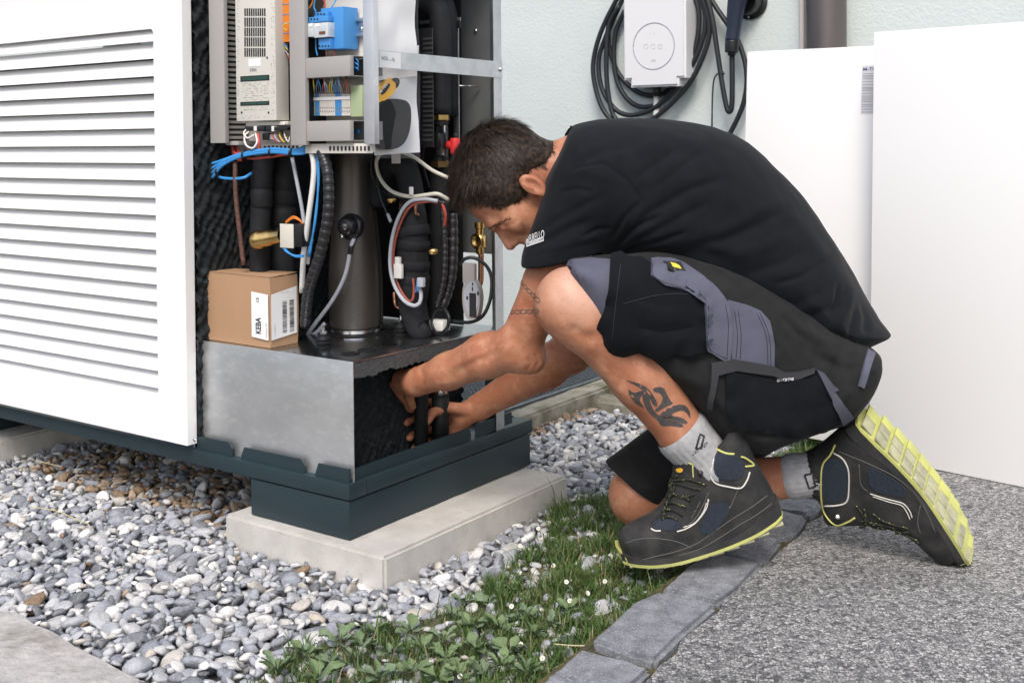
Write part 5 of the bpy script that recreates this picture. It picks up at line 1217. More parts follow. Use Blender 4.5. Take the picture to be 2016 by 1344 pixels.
def print_on(name, bv, s, o, ex, ey, m, parent, off=.0009, bold=.0):    # word laid on cloth: origin px, x and y axes px per unit
    v, f = text_mesh(s, bold); return child(mesh_obj(name, [lay(bv, o[0] + x * ex[0] + y * ey[0], o[1] + x * ex[1] + y * ey[1], off) for x, y in v], f, m, None), parent)
print_on('chest_print', shirt_bv, 'BORRELLO', (1031, 481), (8.5, -2.9), (-1, -21), m_print, shirt, bold=.0)
child(patch('print_bar', shirt_bv, [(1037, 478), (1070, 466), (1071, 474), (1037, 486)], m_print, None, .0003, .0004, 6), shirt)
print_on('bar_print', shirt_bv, 'HAUSTECHNIK', (1039, 483.5), (4.7, -1.75), (-.1, -6.5), m_ink, shirt, off=.0014)

# ---- hair
hair_px = [(880, 388), (902, 388), (926, 382), (948, 391), (968, 402), (988, 410), (1008, 402), (1028, 396), (1040, 374), (1034, 352), (1046, 336), (1066, 330), (1080, 318), (1094, 292), (1092, 262), (1062, 238), (1000, 226), (940, 240), (900, 275), (884, 340)]
hpoly = []
for u, v in hair_px: q = P(u, v, 2.40) - HC; hpoly.append((q.dot(HF), q.dot(HU)))
hair2 = Poly2(hpoly, smooth=2, pad=.06)
m_hair = mat('dark_brown_hair', (.014, .009, .0065), .5, c2=(.085, .052, .032), scale=130, lo=.42, hi=.8, spec=.35)
def skull(p):
    q = (p - A3(HC)) @ HM.T; qs = np.stack([q[:, 0], q[:, 1], np.abs(q[:, 2])], 1)
    d = smin(ell(qs, (-.002, .004, 0), (.099, .092, .076)), ell(qs, (.040, -.035, 0), (.074, .090, .066)), .03)
    return smin(d, cone(p, hp3(-.035, -.070, 0), NB, .054, .066), .03)
def cap_sdf(p):
    q = (p - A3(HC)) @ HM.T; lim = hair2(q[:, 0], q[:, 1]) - .004
    d = ell(np.stack([q[:, 0], q[:, 1], np.abs(q[:, 2])], 1), (-.002, .004, 0), (.099, .092, .076)); d = smin(d, ell(np.stack([q[:, 0], q[:, 1], np.abs(q[:, 2])], 1), (.040, -.035, 0), (.074, .090, .066)), .03)
    d = smin(d, cone(p, hp3(-.035, -.070, 0), NB, .054, .066), .03)
    th = .0015 + np.clip(lim * .25, 0, .007); return smax(d - th, -lim, .004)
V, Q = sdf_mesh(cap_sdf, np.array(HC) - .17, np.array(HC) + .17, .004)
N = vnormals(V, Q); hair = child(np_obj('hair', V, Q, m_hair))
_cap = cap_sdf
def rim_sdf(p):
    q = (p - A3(HC)) @ HM.T; lim = hair2(q[:, 0], q[:, 1]) + .009; return smax(skull(p) - .0006, -lim, .002)
V2, Q2 = sdf_mesh(rim_sdf, np.array(HC) - .17, np.array(HC) + .17, .005); N2 = vnormals(V2, Q2); Q = np.concatenate([Q, Q2 + len(V)]); V = np.concatenate([V, V2]); N = np.concatenate([N, N2])
rs = np.random.RandomState(2); pick = rs.randint(0, len(Q), 38000)
HV = []; HQ = []
crown = np.array(hp3(-.045, .085, 0)); Fv, Uv, Sv = np.array(HF), np.array(HU), np.array(HS)
wts = rs.dirichlet([1, 1, 1, 1], len(pick)); root = np.einsum('ij,ijk->ik', wts, V[Q[pick]]); rn = np.einsum('ij,ijk->ik', wts, N[Q[pick]]); rn /= np.linalg.norm(rn, axis=1, keepdims=True)
q = (root - np.array(HC)) @ HM.T; edge_ = hair2(q[:, 0], q[:, 1])
rad = root - crown; rad -= (rad * rn).sum(1, keepdims=True) * rn; rad /= np.linalg.norm(rad, axis=1, keepdims=True) + 1e-9
front = np.clip((q[:, 0] - .01) / .07, 0, 1)[:, None]; topf = np.clip((q[:, 1] + .02) / .07, 0, 1)[:, None]
flow = rad + front * topf * (.7 * Fv + .75 * Uv) + .75 * (np.stack([vnoise(root * 75), vnoise(root * 75 + 9), vnoise(root * 75 + 21)], 1) - .5) * 2 + rs.normal(0, .12, root.shape)
flow -= (flow * rn).sum(1, keepdims=True) * rn; flow /= np.linalg.norm(flow, axis=1, keepdims=True)
clump = vnoise(root * 130 + 4); ln = (.015 + .024 * topf[:, 0] + .018 * (front * topf)[:, 0]) * rs.uniform(.5, 1.25, len(root)) * (.7 + .6 * clump) * .85; lift = (.22 + .38 * topf[:, 0] * rs.uniform(.2, 1, len(root))) * (.5 + clump)
keep = (np.linalg.norm(root - np.array(HC), axis=1) > .06) & (edge_ > -.008) & (np.abs((root - np.array(HC)) @ HM[2]) < .2); fade_ = np.clip((edge_ + .008) / .014, .25, 1); ln = ln * fade_; lift = lift * fade_; keep &= rs.rand(len(root)) < .25 + .75 * fade_
side = np.cross(flow, rn); seg = 4; G = np.array([0, 0, -1.0]); wd = rs.uniform(.0004, .0009, len(root))
pos = root - rn * .001; dirv = flow * np.cos(lift)[:, None] + rn * np.sin(lift)[:, None]; rows = []
for k in range(seg + 1):
    ww = (wd * (1 - .8 * k / seg))[:, None]; rows.append((pos - side * ww, pos + side * ww))
    pos = pos + dirv * (ln / seg)[:, None]; dirv = dirv - rn * .10 + .06 * G + flow * .05; dirv /= np.linalg.norm(dirv, axis=1, keepdims=True)
HV = np.stack([x for r_ in rows for x in r_], 1)[keep]; n = len(HV); base = (np.arange(n) * (2 * (seg + 1)))[:, None]
HQ = np.concatenate([base + np.array([[2 * k, 2 * k + 1, 2 * k + 3, 2 * k + 2]]) for k in range(seg)])
st = child(np_obj('hair_strands', HV.reshape(-1, 3), HQ, m_hair), hair); st['kind'] = 'stuff'
# eyebrow and stubble-free face: eyebrow only
def brow_strip(line, w, nst):
    vs = []; qs = []
    for i in range(nst):
        t = i / nst; a = line[0]; b = line[1]; u = a[0] + (b[0] - a[0]) * t + rs.normal(0, 1.2); v = a[1] + (b[1] - a[1]) * t + rs.normal(0, w)
        p0 = lay(body_bv, u, v, .0005); p1 = lay(body_bv, u + 5 + rs.normal(0, 2), v - 3 + rs.normal(0, 2), .0012); dd = (p1 - p0); sd_ = dd.cross(ray(u, v)).normalized() * .0004; k = len(vs)
        vs += [p0 - sd_, p0 + sd_, p1]; qs.append((k, k + 1, k + 2))
    return mesh_obj('eyebrow', vs, qs, m_hair, None)
o = child(brow_strip(((958, 452), (1004, 430)), 1.5, 80), hair); o['kind'] = 'stuff'

# ---- shorts
near_px = [(1113, 512), (1160, 505), (1230, 498), (1330, 500), (1450, 530), (1560, 590), (1650, 650), (1724, 688), (1728, 705), (1716, 745), (1692, 788), (1662, 818), (1604, 838), (1545, 864), (1490, 892), (1420, 868), (1385, 828), (1338, 765), (1290, 724), (1240, 694), (1186, 676), (1178, 650), (1150, 600), (1128, 556)]
thigh = Inflate(near_px, 2.238, gx=.14, x0=.15, Rr=.068, W=.098, shear=0.0, smooth=1, power=2.3)
butt_px = [(1420, 560), (1560, 590), (1650, 650), (1724, 688), (1728, 705), (1716, 745), (1692, 788), (1662, 818), (1604, 838), (1545, 860), (1470, 870), (1420, 780)]
butt = Inflate(butt_px, 2.42, Rr=.115, W=.215, shear=.12, smooth=1)
def shorts_sdf(p):
    d = smin(thigh(p), butt(p), .025)
    r = chain(p, [P(1590, 740, 2.50), P(1400, 860, 2.50), P(1240, 962, 2.49)], [.098, .094, .080], .03)
    hem = plane_cut(p, P(1252, 955, 2.49), RH - RK + Vector((-.05, 0, .12))); r = smax(r, -hem, .004)
    return smin(d, r, .02)
V, Q = sdf_mesh(shorts_sdf, (.08, 2.10, .02), (.90, 2.76, .66), .004)
V = relax(V, Q, 1); N = vnormals(V, Q)
V = crease(V, N, [([(1250, 700), (1330, 700), (1400, 715)], .006, 9), ([(1270, 730), (1340, 740), (1400, 760)], -.004, 12), ([(1400, 800), (1440, 850), (1500, 890)], .007, 12), ([(1390, 770), (1430, 800), (1480, 880)], -.005, 12), ([(1560, 640), (1600, 680), (1620, 720)], .005, 10), ([(1610, 700), (1650, 720), (1690, 730)], .004, 10), ([(1500, 640), (1540, 680), (1560, 720)], -.004, 10), ([(1660, 700), (1680, 740), (1660, 800)], -.004, 14), ([(1230, 870), (1270, 900), (1310, 940)], .004, 9), ([(1560, 840), (1600, 800), (1640, 800)], .004, 12), ([(1240, 640), (1300, 650), (1370, 640)], .006, 9), ([(1230, 600), (1290, 618), (1360, 612)], -.005, 10), ([(1540, 620), (1580, 660), (1590, 700)], .007, 8), ([(1580, 640), (1630, 680), (1640, 720)], -.006, 9), ([(1640, 700), (1650, 740), (1640, 790)], .006, 8), ([(1350, 790), (1400, 830), (1440, 880)], .007, 8), ([(1440, 860), (1510, 850), (1580, 860)], .006, 9), ([(1220, 880), (1260, 930), (1290, 960)], -.004, 8)])
w3 = vnoise(V * 18); V = V + N * ((w3 - .5) * .006)[:, None]
shorts = child(np_obj('shorts', V, Q, m_short)); sbv = bvh_of(shorts)
def sp(name, poly, m, th=.0015, off=.0006, step=9, sm=0, bulge=0.0): return child(patch(name, sbv, poly, m, None, th, off, step, sm, bulge), shorts)
sp('knee_band', [(1112, 514), (1160, 509), (1206, 512), (1206, 560), (1196, 620), (1190, 668), (1176, 648), (1150, 604), (1128, 560)], m_slate, .002)
sp('lower_pocket', [(1427, 730), (1480, 738), (1530, 752), (1590, 742), (1604, 732), (1636, 778), (1658, 822), (1640, 838), (1596, 850), (1540, 858), (1470, 850), (1440, 830), (1427, 792)], m_shortb, .003, bulge=.008)
sp('pocket_trim', [(1399, 714), (1445, 706), (1522, 720), (1545, 733), (1570, 732), (1602, 724), (1600, 734), (1572, 744), (1542, 748), (1522, 738), (1447, 728), (1412, 738), (1404, 800), (1396, 800)], mat('charcoal_trim', (.026, .027, .031), .85, bump=.3, bscale=600, bdist=.0007), .0022, .0075)
sp('side_panel', [(1432, 590), (1470, 600), (1497, 612), (1515, 632), (1525, 676), (1524, 722), (1480, 712), (1440, 707)], m_slate, .002)
tp = sp('tool_pocket', [(1203, 507), (1240, 514), (1285, 528), (1332, 556), (1391, 596), (1393, 640), (1390, 690), (1330, 692), (1260, 688), (1184, 677), (1184, 660), (1194, 600)], m_shortb, .006, .003, bulge=.012)
sbv2 = bvh_of(shorts, tp)
def sp2(name, poly, m, th=.0018, off=.002, step=9, bulge=0.0): return child(patch(name, sbv2, poly, m, None, th, off, step, 0, bulge), shorts)
sp2('pocket_flap', [(1281, 513), (1305, 512), (1327, 514), (1368, 536), (1390, 552), (1410, 568), (1433, 597), (1440, 640), (1436, 714), (1420, 708), (1391, 688), (1389, 640), (1386, 596), (1354, 574), (1309, 562), (1281, 544)], m_slate, .003, .003, bulge=.003)
sp2('diagonal_strip', [(1602, 726), (1616, 733), (1645, 772), (1672, 812), (1654, 826), (1636, 790)], mat('slate_trim', (.058, .06, .082), .85), .002, .0135)
sbv3 = bvh_of(shorts, tp)
lg = sp2('logo_patch', [(1304, 521), (1337, 523), (1347, 539), (1320, 537)], m_ink, .001, .0085, 7)
sp2('logo_mark', [(1316, 524), (1326, 526), (1334, 530), (1338, 536), (1330, 534), (1322, 532), (1318, 529)], m_yel, .0006, .0098, 5)
sp2('belt_loop', [(1706, 690), (1721, 698), (1698, 764), (1689, 760)], m_slate, .004, .002, 8)
print_on('tag_print', bvh_of(shorts, *[o for o in bpy.data.objects if o.name.startswith(('lower_pocket', 'pocket_trim'))]), 'SNICKERS', (1529, 751), (7.4, -.6), (.3, -8), m_print, shorts, .0026, .02)
for line in ([(1121, 512), (1136, 558), (1160, 602), (1186, 648)], [(1124, 511), (1140, 556), (1164, 600), (1190, 643)]): child(cord('stitching', bvh_of(*[o for o in bpy.data.objects if o.name.startswith('knee_band')]), line, .0006, m_stitch, None, .0002), shorts)
_fb = bvh_of(*[o for o in bpy.data.objects if o.name.startswith(('pocket_flap', 'side_panel'))])
for line in ([(1286, 517), (1286, 541), (1311, 557), (1357, 569), (1391, 592), (1395, 640), (1396, 685), (1430, 706)], [(1428, 600), (1434, 640), (1431, 708)], [(1446, 612), (1452, 660), (1449, 704)], [(1453, 612), (1459, 660), (1457, 706)], [(1490, 616), (1508, 660), (1512, 718)], [(1496, 616), (1514, 660), (1518, 720)]): child(cord('stitching', _fb, curve_px(line, 4), .0006, m_stitch, None, .0002), shorts)
for line in ([(1222, 520), (1217, 560), (1210, 620), (1205, 672)], [(1226, 598), (1300, 580), (1370, 578)]): child(cord('stitching', bvh_of(tp), curve_px(line, 5), .0007, m_stitch, None, .0002), shorts)

# ---- tattoos
m_tat = mat('tattoo_ink', (.045, .046, .048), .52, c2=(.085, .070, .062), scale=120, bump=.2, bscale=260, bdist=.0012)
def t2(pts): return [(1080 + x / 2.88, 480 + y / 2.88) for x, y in pts]
for pts in ([(425, 768), (500, 785), (560, 812), (600, 865), (622, 918), (600, 926), (570, 872), (540, 832), (490, 800)], [(450, 815), (480, 848), (530, 828), (546, 842), (512, 880), (530, 910), (546, 932), (500, 912), (458, 862)],
            [(528, 850), (565, 850), (577, 900), (602, 958), (660, 988), (720, 1000), (772, 1030), (750, 1042), (690, 1030), (640, 1036), (622, 1002), (570, 962), (540, 910)], [(590, 815), (650, 808), (670, 850), (690, 888), (712, 905), (650, 932), (612, 956), (598, 945), (635, 910), (650, 872), (630, 845), (598, 842)],
            [(628, 966), (690, 920), (760, 905), (800, 938), (806, 1000), (788, 962), (760, 942), (720, 952), (690, 972), (760, 984), (792, 1012), (775, 1026), (700, 992), (640, 986)]):
    child(patch('tattoo', body_bv, t2(pts), m_tat, None, .00015, .0001, 7, 1), body)
def chainlink(line, n, r1, r2):
    for k in range(n):
        t = (k + .5) / n; u = line[0][0] + (line[1][0] - line[0][0]) * t; v = line[0][1] + (line[1][1] - line[0][1]) * t; an = math.atan2(line[1][1] - line[0][1], line[1][0] - line[0][0]) ; s = .75 + .35 * t
        L_ = [(u + s * (r1 * math.cos(x) * math.cos(an) - r2 * math.sin(x) * math.sin(an)), v + s * (r1 * math.cos(x) * math.sin(an) + r2 * math.sin(x) * math.cos(an))) for x in [2 * math.pi * j / 10 for j in range(11)]]
        child(cord('tattoo', body_bv, L_, .0014, m_tat2, None, -.0004, 4, 5), body)
m_tat2 = mat('faded_tattoo_ink', (.13, .085, .065), .55)
chainlink(((1022, 552), (1062, 594)), 5, 6.5, 3.6); chainlink(((990, 615), (1060, 612)), 6, 7, 3.8)
# ---- socks
m_sock = mat('grey_knit', (.40, .40, .405), .95, c2=(.32, .32, .325), scale=90, bump=.5, bscale=300, bdist=.001)
def sock(a, b, r0, r1, L_=None):
    d = (b - a); L_ = d.length; d.normalize(); e1 = d.orthogonal().normalized(); e2 = d.cross(e1); v = []; f = []; n = 72; rows = 14
    for i in range(rows + 1):
        t = i / rows; r = r0 + (r1 - r0) * t
        if i == 0: r -= .005
        for k in range(n):
            an = 2 * math.pi * k / n; rr = r + .0010 * math.cos(an * 24) * min(1, max(0, i - 1)) + .0016 * math.sin(t * 14 + an * 2) * (t > .3)
            v.append(a + d * (L_ * t) + (e1 * math.cos(an) + e2 * math.sin(an)) * rr)
    for i in range(rows):
        for k in range(n): f.append((i * n + k, i * n + (k + 1) % n, (i + 1) * n + (k + 1) % n, (i + 1) * n + k))
    return child(mesh_obj('sock', v, f, m_sock, None, True))
s1 = min((LK.lerp(LA, t / 100) for t in range(40, 100)), key=lambda q: abs(proj(q)[1] - 843)); sockL = sock(s1, LA + (LA - LK).normalized() * .02, .0575, .040)
s2 = RK.lerp(RA, .76); sockR = sock(s2, RA + (RA - RK).normalized() * .03, .0475, .040)
for sk, (ou, ov), ex, ey, (du, dv) in ((sockL, (1362, 897), (8.6, -6.0), (5, -14), (1377, 868)), (sockR, (1613, 992), (-1, -17), (-15, 1), (1596, 945))):
    kb = bvh_of(sk)
    try:
        print_on('lettering', kb, 'LOTTO', (ou, ov), ex, ey, m_ink, sk, .0008, .03)
        outer_ = [(du - 7, dv + 14), (du + 1, dv - 14), (du + 9, dv - 10), (du + 3, dv + 14)] if sk is sockL else [(du - 12, dv - 10), (du + 6, dv - 14), (du + 9, dv + 12), (du - 3, dv + 16)]
        child(cord('emblem', kb, outer_ + [outer_[0]], .0022, m_ink, None, .0002), sk)
    except Exception as e_: print('sock print', e_)
# ---- boots
m_bootu = mat('dusty_black_leather', (.015, .015, .0155), .75, c2=(.055, .052, .047), scale=24, lo=.42, hi=.85, bump=.35, bscale=180, bdist=.001)
m_mesh = mat('navy_mesh', (.012, .018, .030), .8, c2=(.02, .03, .045), scale=200, bump=.4, bscale=500)
m_mid = mat('dusty_rubber', (.020, .020, .021), .75, c2=(.065, .062, .058), scale=18, lo=.4, hi=.8, bump=.25, bscale=90, bdist=.001)
m_lime2 = mat('lime_rubber', (.54, .55, .17), .65, c2=(.36, .36, .15), scale=16, lo=.45, hi=.8, bump=.2, bscale=200)
m_tread = mat('worn_tread', (.44, .43, .27), .85, c2=(.28, .27, .19), scale=30, lo=.4, hi=.7)
m_pipe = mat('pale_piping', (.62, .60, .55), .6)
bprof = [(.004, .030), (.003, .050), (.016, .068), (.045, .080), (.085, .090), (.115, .105), (.140, .132), (.160, .165), (.172, .190), (.190, .200), (.215, .186), (.240, .178), (.275, .190), (.305, .198), (.320, .190), (.322, .160), (.318, .125), (.326, .090), (.334, .050), (.334, .0), (.332, -.04), (.0, -.04), (.002, .0)]
bprof = [(x, z if z < .09 else .09 + (z - .09) * 1.28) for x, z in bprof]
bpoly = Poly2(bprof, res=.002, pad=.05, smooth=2)
def hw(x): return np.interp(x, [0, .02, .06, .10, .16, .22, .28, .32, .34], [.026, .040, .049, .052, .047, .0465, .046, .038, .024])
def boot_sdf(p):
    x, y, z = p[:, 0], p[:, 1], p[:, 2]; e = bpoly(x, z); W = hw(x) * (1 - .2 * np.clip(z - .09, 0, .1)) * np.where(z > .10, 1.0, 1.0); W = np.maximum(W, .030)
    q_ = np.maximum(1 - e / .040, 0); k = (q_ ** 2.4 + np.abs(y / W) ** 2.4) ** (1 / 2.4); d = (k - 1) * .034
    top = smax(d, -ell(p, (.250, 0, .238), (.050, .038, .050)), .004)     # collar opening
    return smax(top, .012 - z, .003)
BV, BQ = sdf_mesh(boot_sdf, (-.02, -.07, .0), (.36, .07, .26), .0035)
BV = relax(BV, BQ, 1)
BEND = lambda x: .85 * (x - .168) ** 2
BV[:, 2] += BEND(BV[:, 0])
def outline(off, n=28):
    xs = [.335 * (.5 - .5 * math.cos(math.pi * k / n)) for k in range(n + 1)]
    up = [(x, float(hw(np.array([x]))[0]) + off) for x in xs]; up[0] = (-off, .012); up[-1] = (.337 + off, .012)
    return up + [(x, -y) for x, y in up[::-1]]
def rock(x): return .85 * (x - .168) ** 2 + .004 * max(0, (.07 - x) / .07) ** 2
def slab_mesh(out, z0f, z1f):
    n = len(out); v = [(x, y, z0f(x)) for x, y in out] + [(x, y, z1f(x)) for x, y in out]; h = n // 2
    f = [(i, (i + 1) % n, n + (i + 1) % n, n + i) for i in range(n)]
    for i in range(h - 1):
        f += [(i, i + 1, n - 2 - i, n - 1 - i)[::-1], (n + i, n + i + 1, 2 * n - 2 - i, 2 * n - 1 - i)]
    return v, f
def make_boot(M, side):
    bt = empty('boot'); bt.matrix_basis = M.copy(); bt.parent = man; bt.matrix_parent_inverse = MI.copy()
    up = np_obj('upper', BV, BQ, m_bootu, bt)
    v, f = slab_mesh(outline(.0005), lambda x: .008 + rock(x), lambda x: rock(x) + .021 + .013 * math.exp(-((x - .32) / .06) ** 2) + .004 * math.exp(-(x / .04) ** 2)); MB().add(v, f).build('midsole', m_mid, bt, auto=40)
    v, f = slab_mesh(outline(.0012), lambda x: .0025 + rock(x), lambda x: .0088 + rock(x)); out = MB().add(v, f).build('outsole', m_lime2, bt, auto=40)
    mb = MB(); mb.add(*slab_mesh([(-.0045, .0), (-.004, .014), (.002, .026), (.010, .034), (.013, .034), (.013, -.034), (.010, -.034), (.002, -.026), (-.004, -.014), (-.0045, .0)], lambda x: .008 + rock(x), lambda x: .030 + rock(x) - x)); mb.build('toe_bumper', m_lime2, bt, auto=40)
    x = .012
    while x < .315:
        w_ = float(hw(np.array([x + .011]))[0]); nb_ = 3 if w_ > .042 else 2
        for j in range(nb_):
            y0 = -w_ + 2 * w_ * j / nb_ + .0015; y1 = -w_ + 2 * w_ * (j + 1) / nb_ - .0015
            MB().box((x, y0, -.0015 + rock(x)), (x + .027, y1, .003 + rock(x)), .0015).build('tread_block', m_tread if j != nb_ - 1 else m_lime2, out, auto=30)
        # side lugs
        for sg in (): MB().box((x + .002, sg * (w_ - .002), -.0012 + rock(x)), (x + .022, sg * (w_ + .0038), .005 + rock(x)), .001).build('lug', m_lime2, out)
        x += .0325
    return bt, up
bootL, upL = make_boot(BL, 1); bootR, upR = make_boot(BR, 1)
bpy.context.view_layer.update()
def bchild(o, b): o.parent = b; o.matrix_parent_inverse = (b.matrix_world).inverted(); return o
kbL, kbR = bvh_of(upL), bvh_of(upR)
def b1(pts): return [(1180 + x / 3.6325, 780 + y / 3.6325) for x, y in pts]
def b2(pts): return [(1520 + x / 3.734, 780 + y / 3.734) for x, y in pts]
def BP(name, kb, poly, m, boot, th=.001, off=.0008, step=8, sm=1): return bchild(patch(name, kb, poly, m, None, th, off, step, sm), boot)
def BC(name, kb, line, r, m, boot, off=None): return bchild(cord(name, kb, curve_px(line, 5), r, m, None, off), boot)
BP('ankle_panel', kbL, b1([(835, 400), (990, 420), (1040, 500), (1020, 590), (900, 600), (830, 570), (810, 490)]), m_mesh, bootL)
BP('side_panel', kbL, b1([(810, 750), (950, 765), (880, 900), (800, 990), (710, 975), (740, 880)]), m_mesh, bootL)
BP('toe_panel', kbL, b1([(400, 880), (560, 870), (600, 930), (520, 960), (400, 950), (385, 930)]), m_mesh, bootL)
BC('piping', kbL, b1([(825, 385), (815, 470), (795, 560), (830, 620), (920, 645), (1010, 655), (1055, 600), (1075, 540)]), .0017, m_pipe, bootL)
BC('piping', kbL, b1([(780, 735), (760, 810), (690, 900), (620, 945), (555, 965)]), .0014, m_pipe, bootL); BC('piping', kbL, b1([(765, 760), (740, 830), (680, 905), (600, 935)]), .0010, m_pipe, bootL)
BC('piping', kbL, b1([(370, 945), (400, 960), (440, 960)]), .0018, m_pipe, bootL)
BC('stitched_mark', kbL, b1([(815, 795), (925, 790), (915, 805), (820, 808), (810, 840), (885, 845), (860, 885), (790, 880), (860, 895)]), .0007, m_lime2, bootL)
BC('collar_binding', kbL, b1([(450, 400), (500, 440), (600, 450), (665, 485), (672, 430), (780, 378), (830, 375), (900, 405), (965, 412)]), .0022, m_lime2, bootL); BC('tongue_edge', kbL, b1([(667, 480), (668, 530), (672, 580)]), .0014, m_lime2, bootL)
MB().tube([lay(kbL, u, v, .002) for u, v in b1([(1010, 430), (1040, 440), (1100, 490)])] + [lay(kbL, *b1([(1040, 500)])[0], .002)], .002, 6).build('pull_loop', m_lime2, None, True)
bchild(bpy.data.objects['pull_loop'], bootL)
v_, f_ = text_mesh('SOLID GEAR', .02); o0 = b1([(655, 870)])[0]
bchild(mesh_obj('lettering', [lay(kbL, o0[0] + x * 3.2 - y * -2.5, o0[1] + x * -5.9 + y * -3.5, .0012) for x, y in v_], f_, m_print, None), bootL)
m_seam = mat('scuffed_edge', (.09, .088, .082), .8); 
for ln_ in ([(1205, 705), (1090, 790), (960, 870), (830, 960), (700, 1050), (560, 1105), (420, 1140), (300, 1170)], [(1240, 760), (1120, 850), (1000, 920), (860, 1010), (720, 1090), (560, 1140)], [(180, 1050), (280, 1020), (400, 1015), (520, 1030), (600, 1055), (655, 1085)], [(780, 690), (740, 780), (680, 880), (560, 980)], [(1000, 640), (960, 740), (900, 860), (800, 1000)]): BC('seam', kbL, b1(ln_), .0011, m_seam, bootL, .0001)
for ln_ in ([(570, 210), (700, 300), (820, 420), (930, 500), (1060, 640), (1200, 800)], [(480, 400), (600, 450), (720, 500), (900, 590), (1060, 720), (1150, 880), (1200, 1000)], [(640, 500), (650, 640), (700, 700)], [(1090, 800), (1070, 920), (1090, 1010)]): BC('seam', kbR, b2(ln_), .0011, m_seam, bootR, .0001)
BP('badge', kbL, b1([(552, 515), (590, 510), (600, 535), (575, 545), (555, 535)]), m_yb, bootL, .001, .001, 6)
for pt in ((725, 460), (722, 545)): 
    c = lay(kbL, *b1([pt])[0], .001); bchild(MB().lathe([(.005, 0), (.0055, .002), (.003, .003)], c, (c - CAM) * -1, 12).build('eyelet', m_blackp, None, True), bootL)
m_lace = mat('flecked_lace', (.012, .014, .012), .8, c2=(.35, .38, .08), scale=260, lo=.58, hi=.66)
for line in ([(480, 570), (540, 600), (640, 590), (760, 630)], [(350, 690), (430, 660), (540, 620), (660, 650), (720, 660)], [(360, 700), (440, 690), (520, 640)], [(500, 600), (530, 680), (600, 720), (680, 690)], [(490, 720), (560, 700), (650, 740)], [(470, 770), (540, 760), (620, 790)], [(455, 820), (530, 810), (600, 850)], [(450, 880), (500, 860), (560, 880)], [(525, 610), (520, 690), (490, 770), (455, 880)]):
    BC('lace', kbL, b1(line), .0022, m_lace, bootL, .0025)
BP('heel_panel', kbR, b2([(375, 500), (440, 450), (520, 470), (555, 580), (540, 760), (400, 790), (365, 640)]), m_mesh, bootR)
BP('side_panel', kbR, b2([(700, 510), (800, 550), (960, 650), (1000, 740), (900, 730), (720, 690)]), m_mesh, bootR)
BC('piping', kbR, b2([(450, 415), (520, 460), (560, 540), (565, 660), (550, 770), (480, 800), (380, 805)]), .0017, m_pipe, bootR)
BC('piping', kbR, b2([(720, 715), (850, 755), (960, 785), (1010, 840), (1030, 890)]), .0012, m_pipe, bootR); BC('piping', kbR, b2([(740, 735), (860, 775), (950, 800), (990, 850), (1015, 905)]), .0010, m_pipe, bootR)
BC('collar_binding', kbR, b2([(465, 355), (430, 430), (375, 500), (360, 620), (365, 780), (400, 880), (470, 945), (560, 920), (610, 890)]), .0020, m_lime2, bootR)
c = lay(kbR, *b2([(482, 882)])[0], .001); bchild(MB().lathe([(.005, 0), (.0055, .002), (.003, .003)], c, (c - CAM) * -1, 12).build('eyelet', m_chrome, None, True), bootR)
for line in ([(620, 800), (660, 850), (690, 930), (640, 980)], [(680, 820), (700, 900), (760, 960), (900, 960)], [(740, 850), (800, 900), (900, 940), (1000, 960)], [(640, 980), (720, 1000), (860, 1000), (1000, 990)], [(700, 960), (740, 1010), (880, 1060), (1090, 1080)]): BC('lace', kbR, b2(line), .0022, m_lace, bootR, .003)
# ================================================================== on the house wall
def wtube(name, pts, r, m, n=10, parent=None, steps=6): return MB().tube([Wl(*la(*p)) for p in pts], r, n, steps).build(name, m, parent, True)
def c8(pts, a): return [(1080 + x / 3.733, y / 3.733, a) for x, y in pts]
m_chg = mat('light_grey_shell', (.70, .70, .71), .42, bump=.06, bscale=500, bdist=.0005)
m_navy = mat('navy_plastic', (.016, .024, .045), .38); m_evc = mat('black_cable', (.012, .014, .017), .5)
chg = empty('wall_charger', Wl(*la(1290, 100, 2.0))); tag(chg, 'pale grey wall charger with a ring on its face and coiled black cable', 'charger')
CI = chg.matrix_basis.inverted()
def cp(o, p=None): o.parent = p or chg; o.matrix_parent_inverse = CI.copy() if p is None else Matrix.Identity(4); return o
CA = 1.90
b0, b1_, z0, z1 = lpx(1227, -120, 1349, 171, CA)
bm = bmesh.new(); bmesh.ops.create_cube(bm, size=1)
for v in bm.verts: v.co = ((CA + 1.988) / 2 + v.co.x * (1.988 - CA), (b0 + b1_) / 2 + v.co.y * abs(b0 - b1_), (z0 + z1) / 2 + v.co.z * (z0 - z1))
ve = [e for e in bm.edges if abs(e.verts[0].co.x - e.verts[1].co.x) > .01]; bmesh.ops.bevel(bm, geom=ve, offset=.028, segments=6, affect='EDGES')
fe = [e for e in bm.edges if e.verts[0].co.x < CA + .001 and e.verts[1].co.x < CA + .001]; bmesh.ops.bevel(bm, geom=fe, offset=.007, segments=3, affect='EDGES')
for v in bm.verts: v.co = Wl(*v.co)
shell = cp(MB().bm(bm).build('housing', m_chg, None, auto=25))
rcx, rcz = la(1287, 91, CA)[1:]; rr = abs(la(1247, 91, CA)[1] - rcx)
cp(MB().tube([Wl(CA - .0005, rcx + rr * math.cos(t), rcz + rr * 1.0 * math.sin(t)) for t in [2 * math.pi * k / 48 for k in range(49)]], .0017, 6, spline=False).build('light_ring', mat('ring_grey', (.34, .34, .38), .4), None, True))
def wtext(name, s, u, v, size, m, parent, a=CA - .0012): 
    p = la(u, v, a); return parent and cp(text_on(name, s, lambda x, y: Wl(a, p[1] - x * size, p[2] + y * size), m, None))
m_faint = mat('faint_icon', (.52, .52, .54), .5)
wtext('icon', 'I · II', 1280, 69, .012, m_faint, chg)
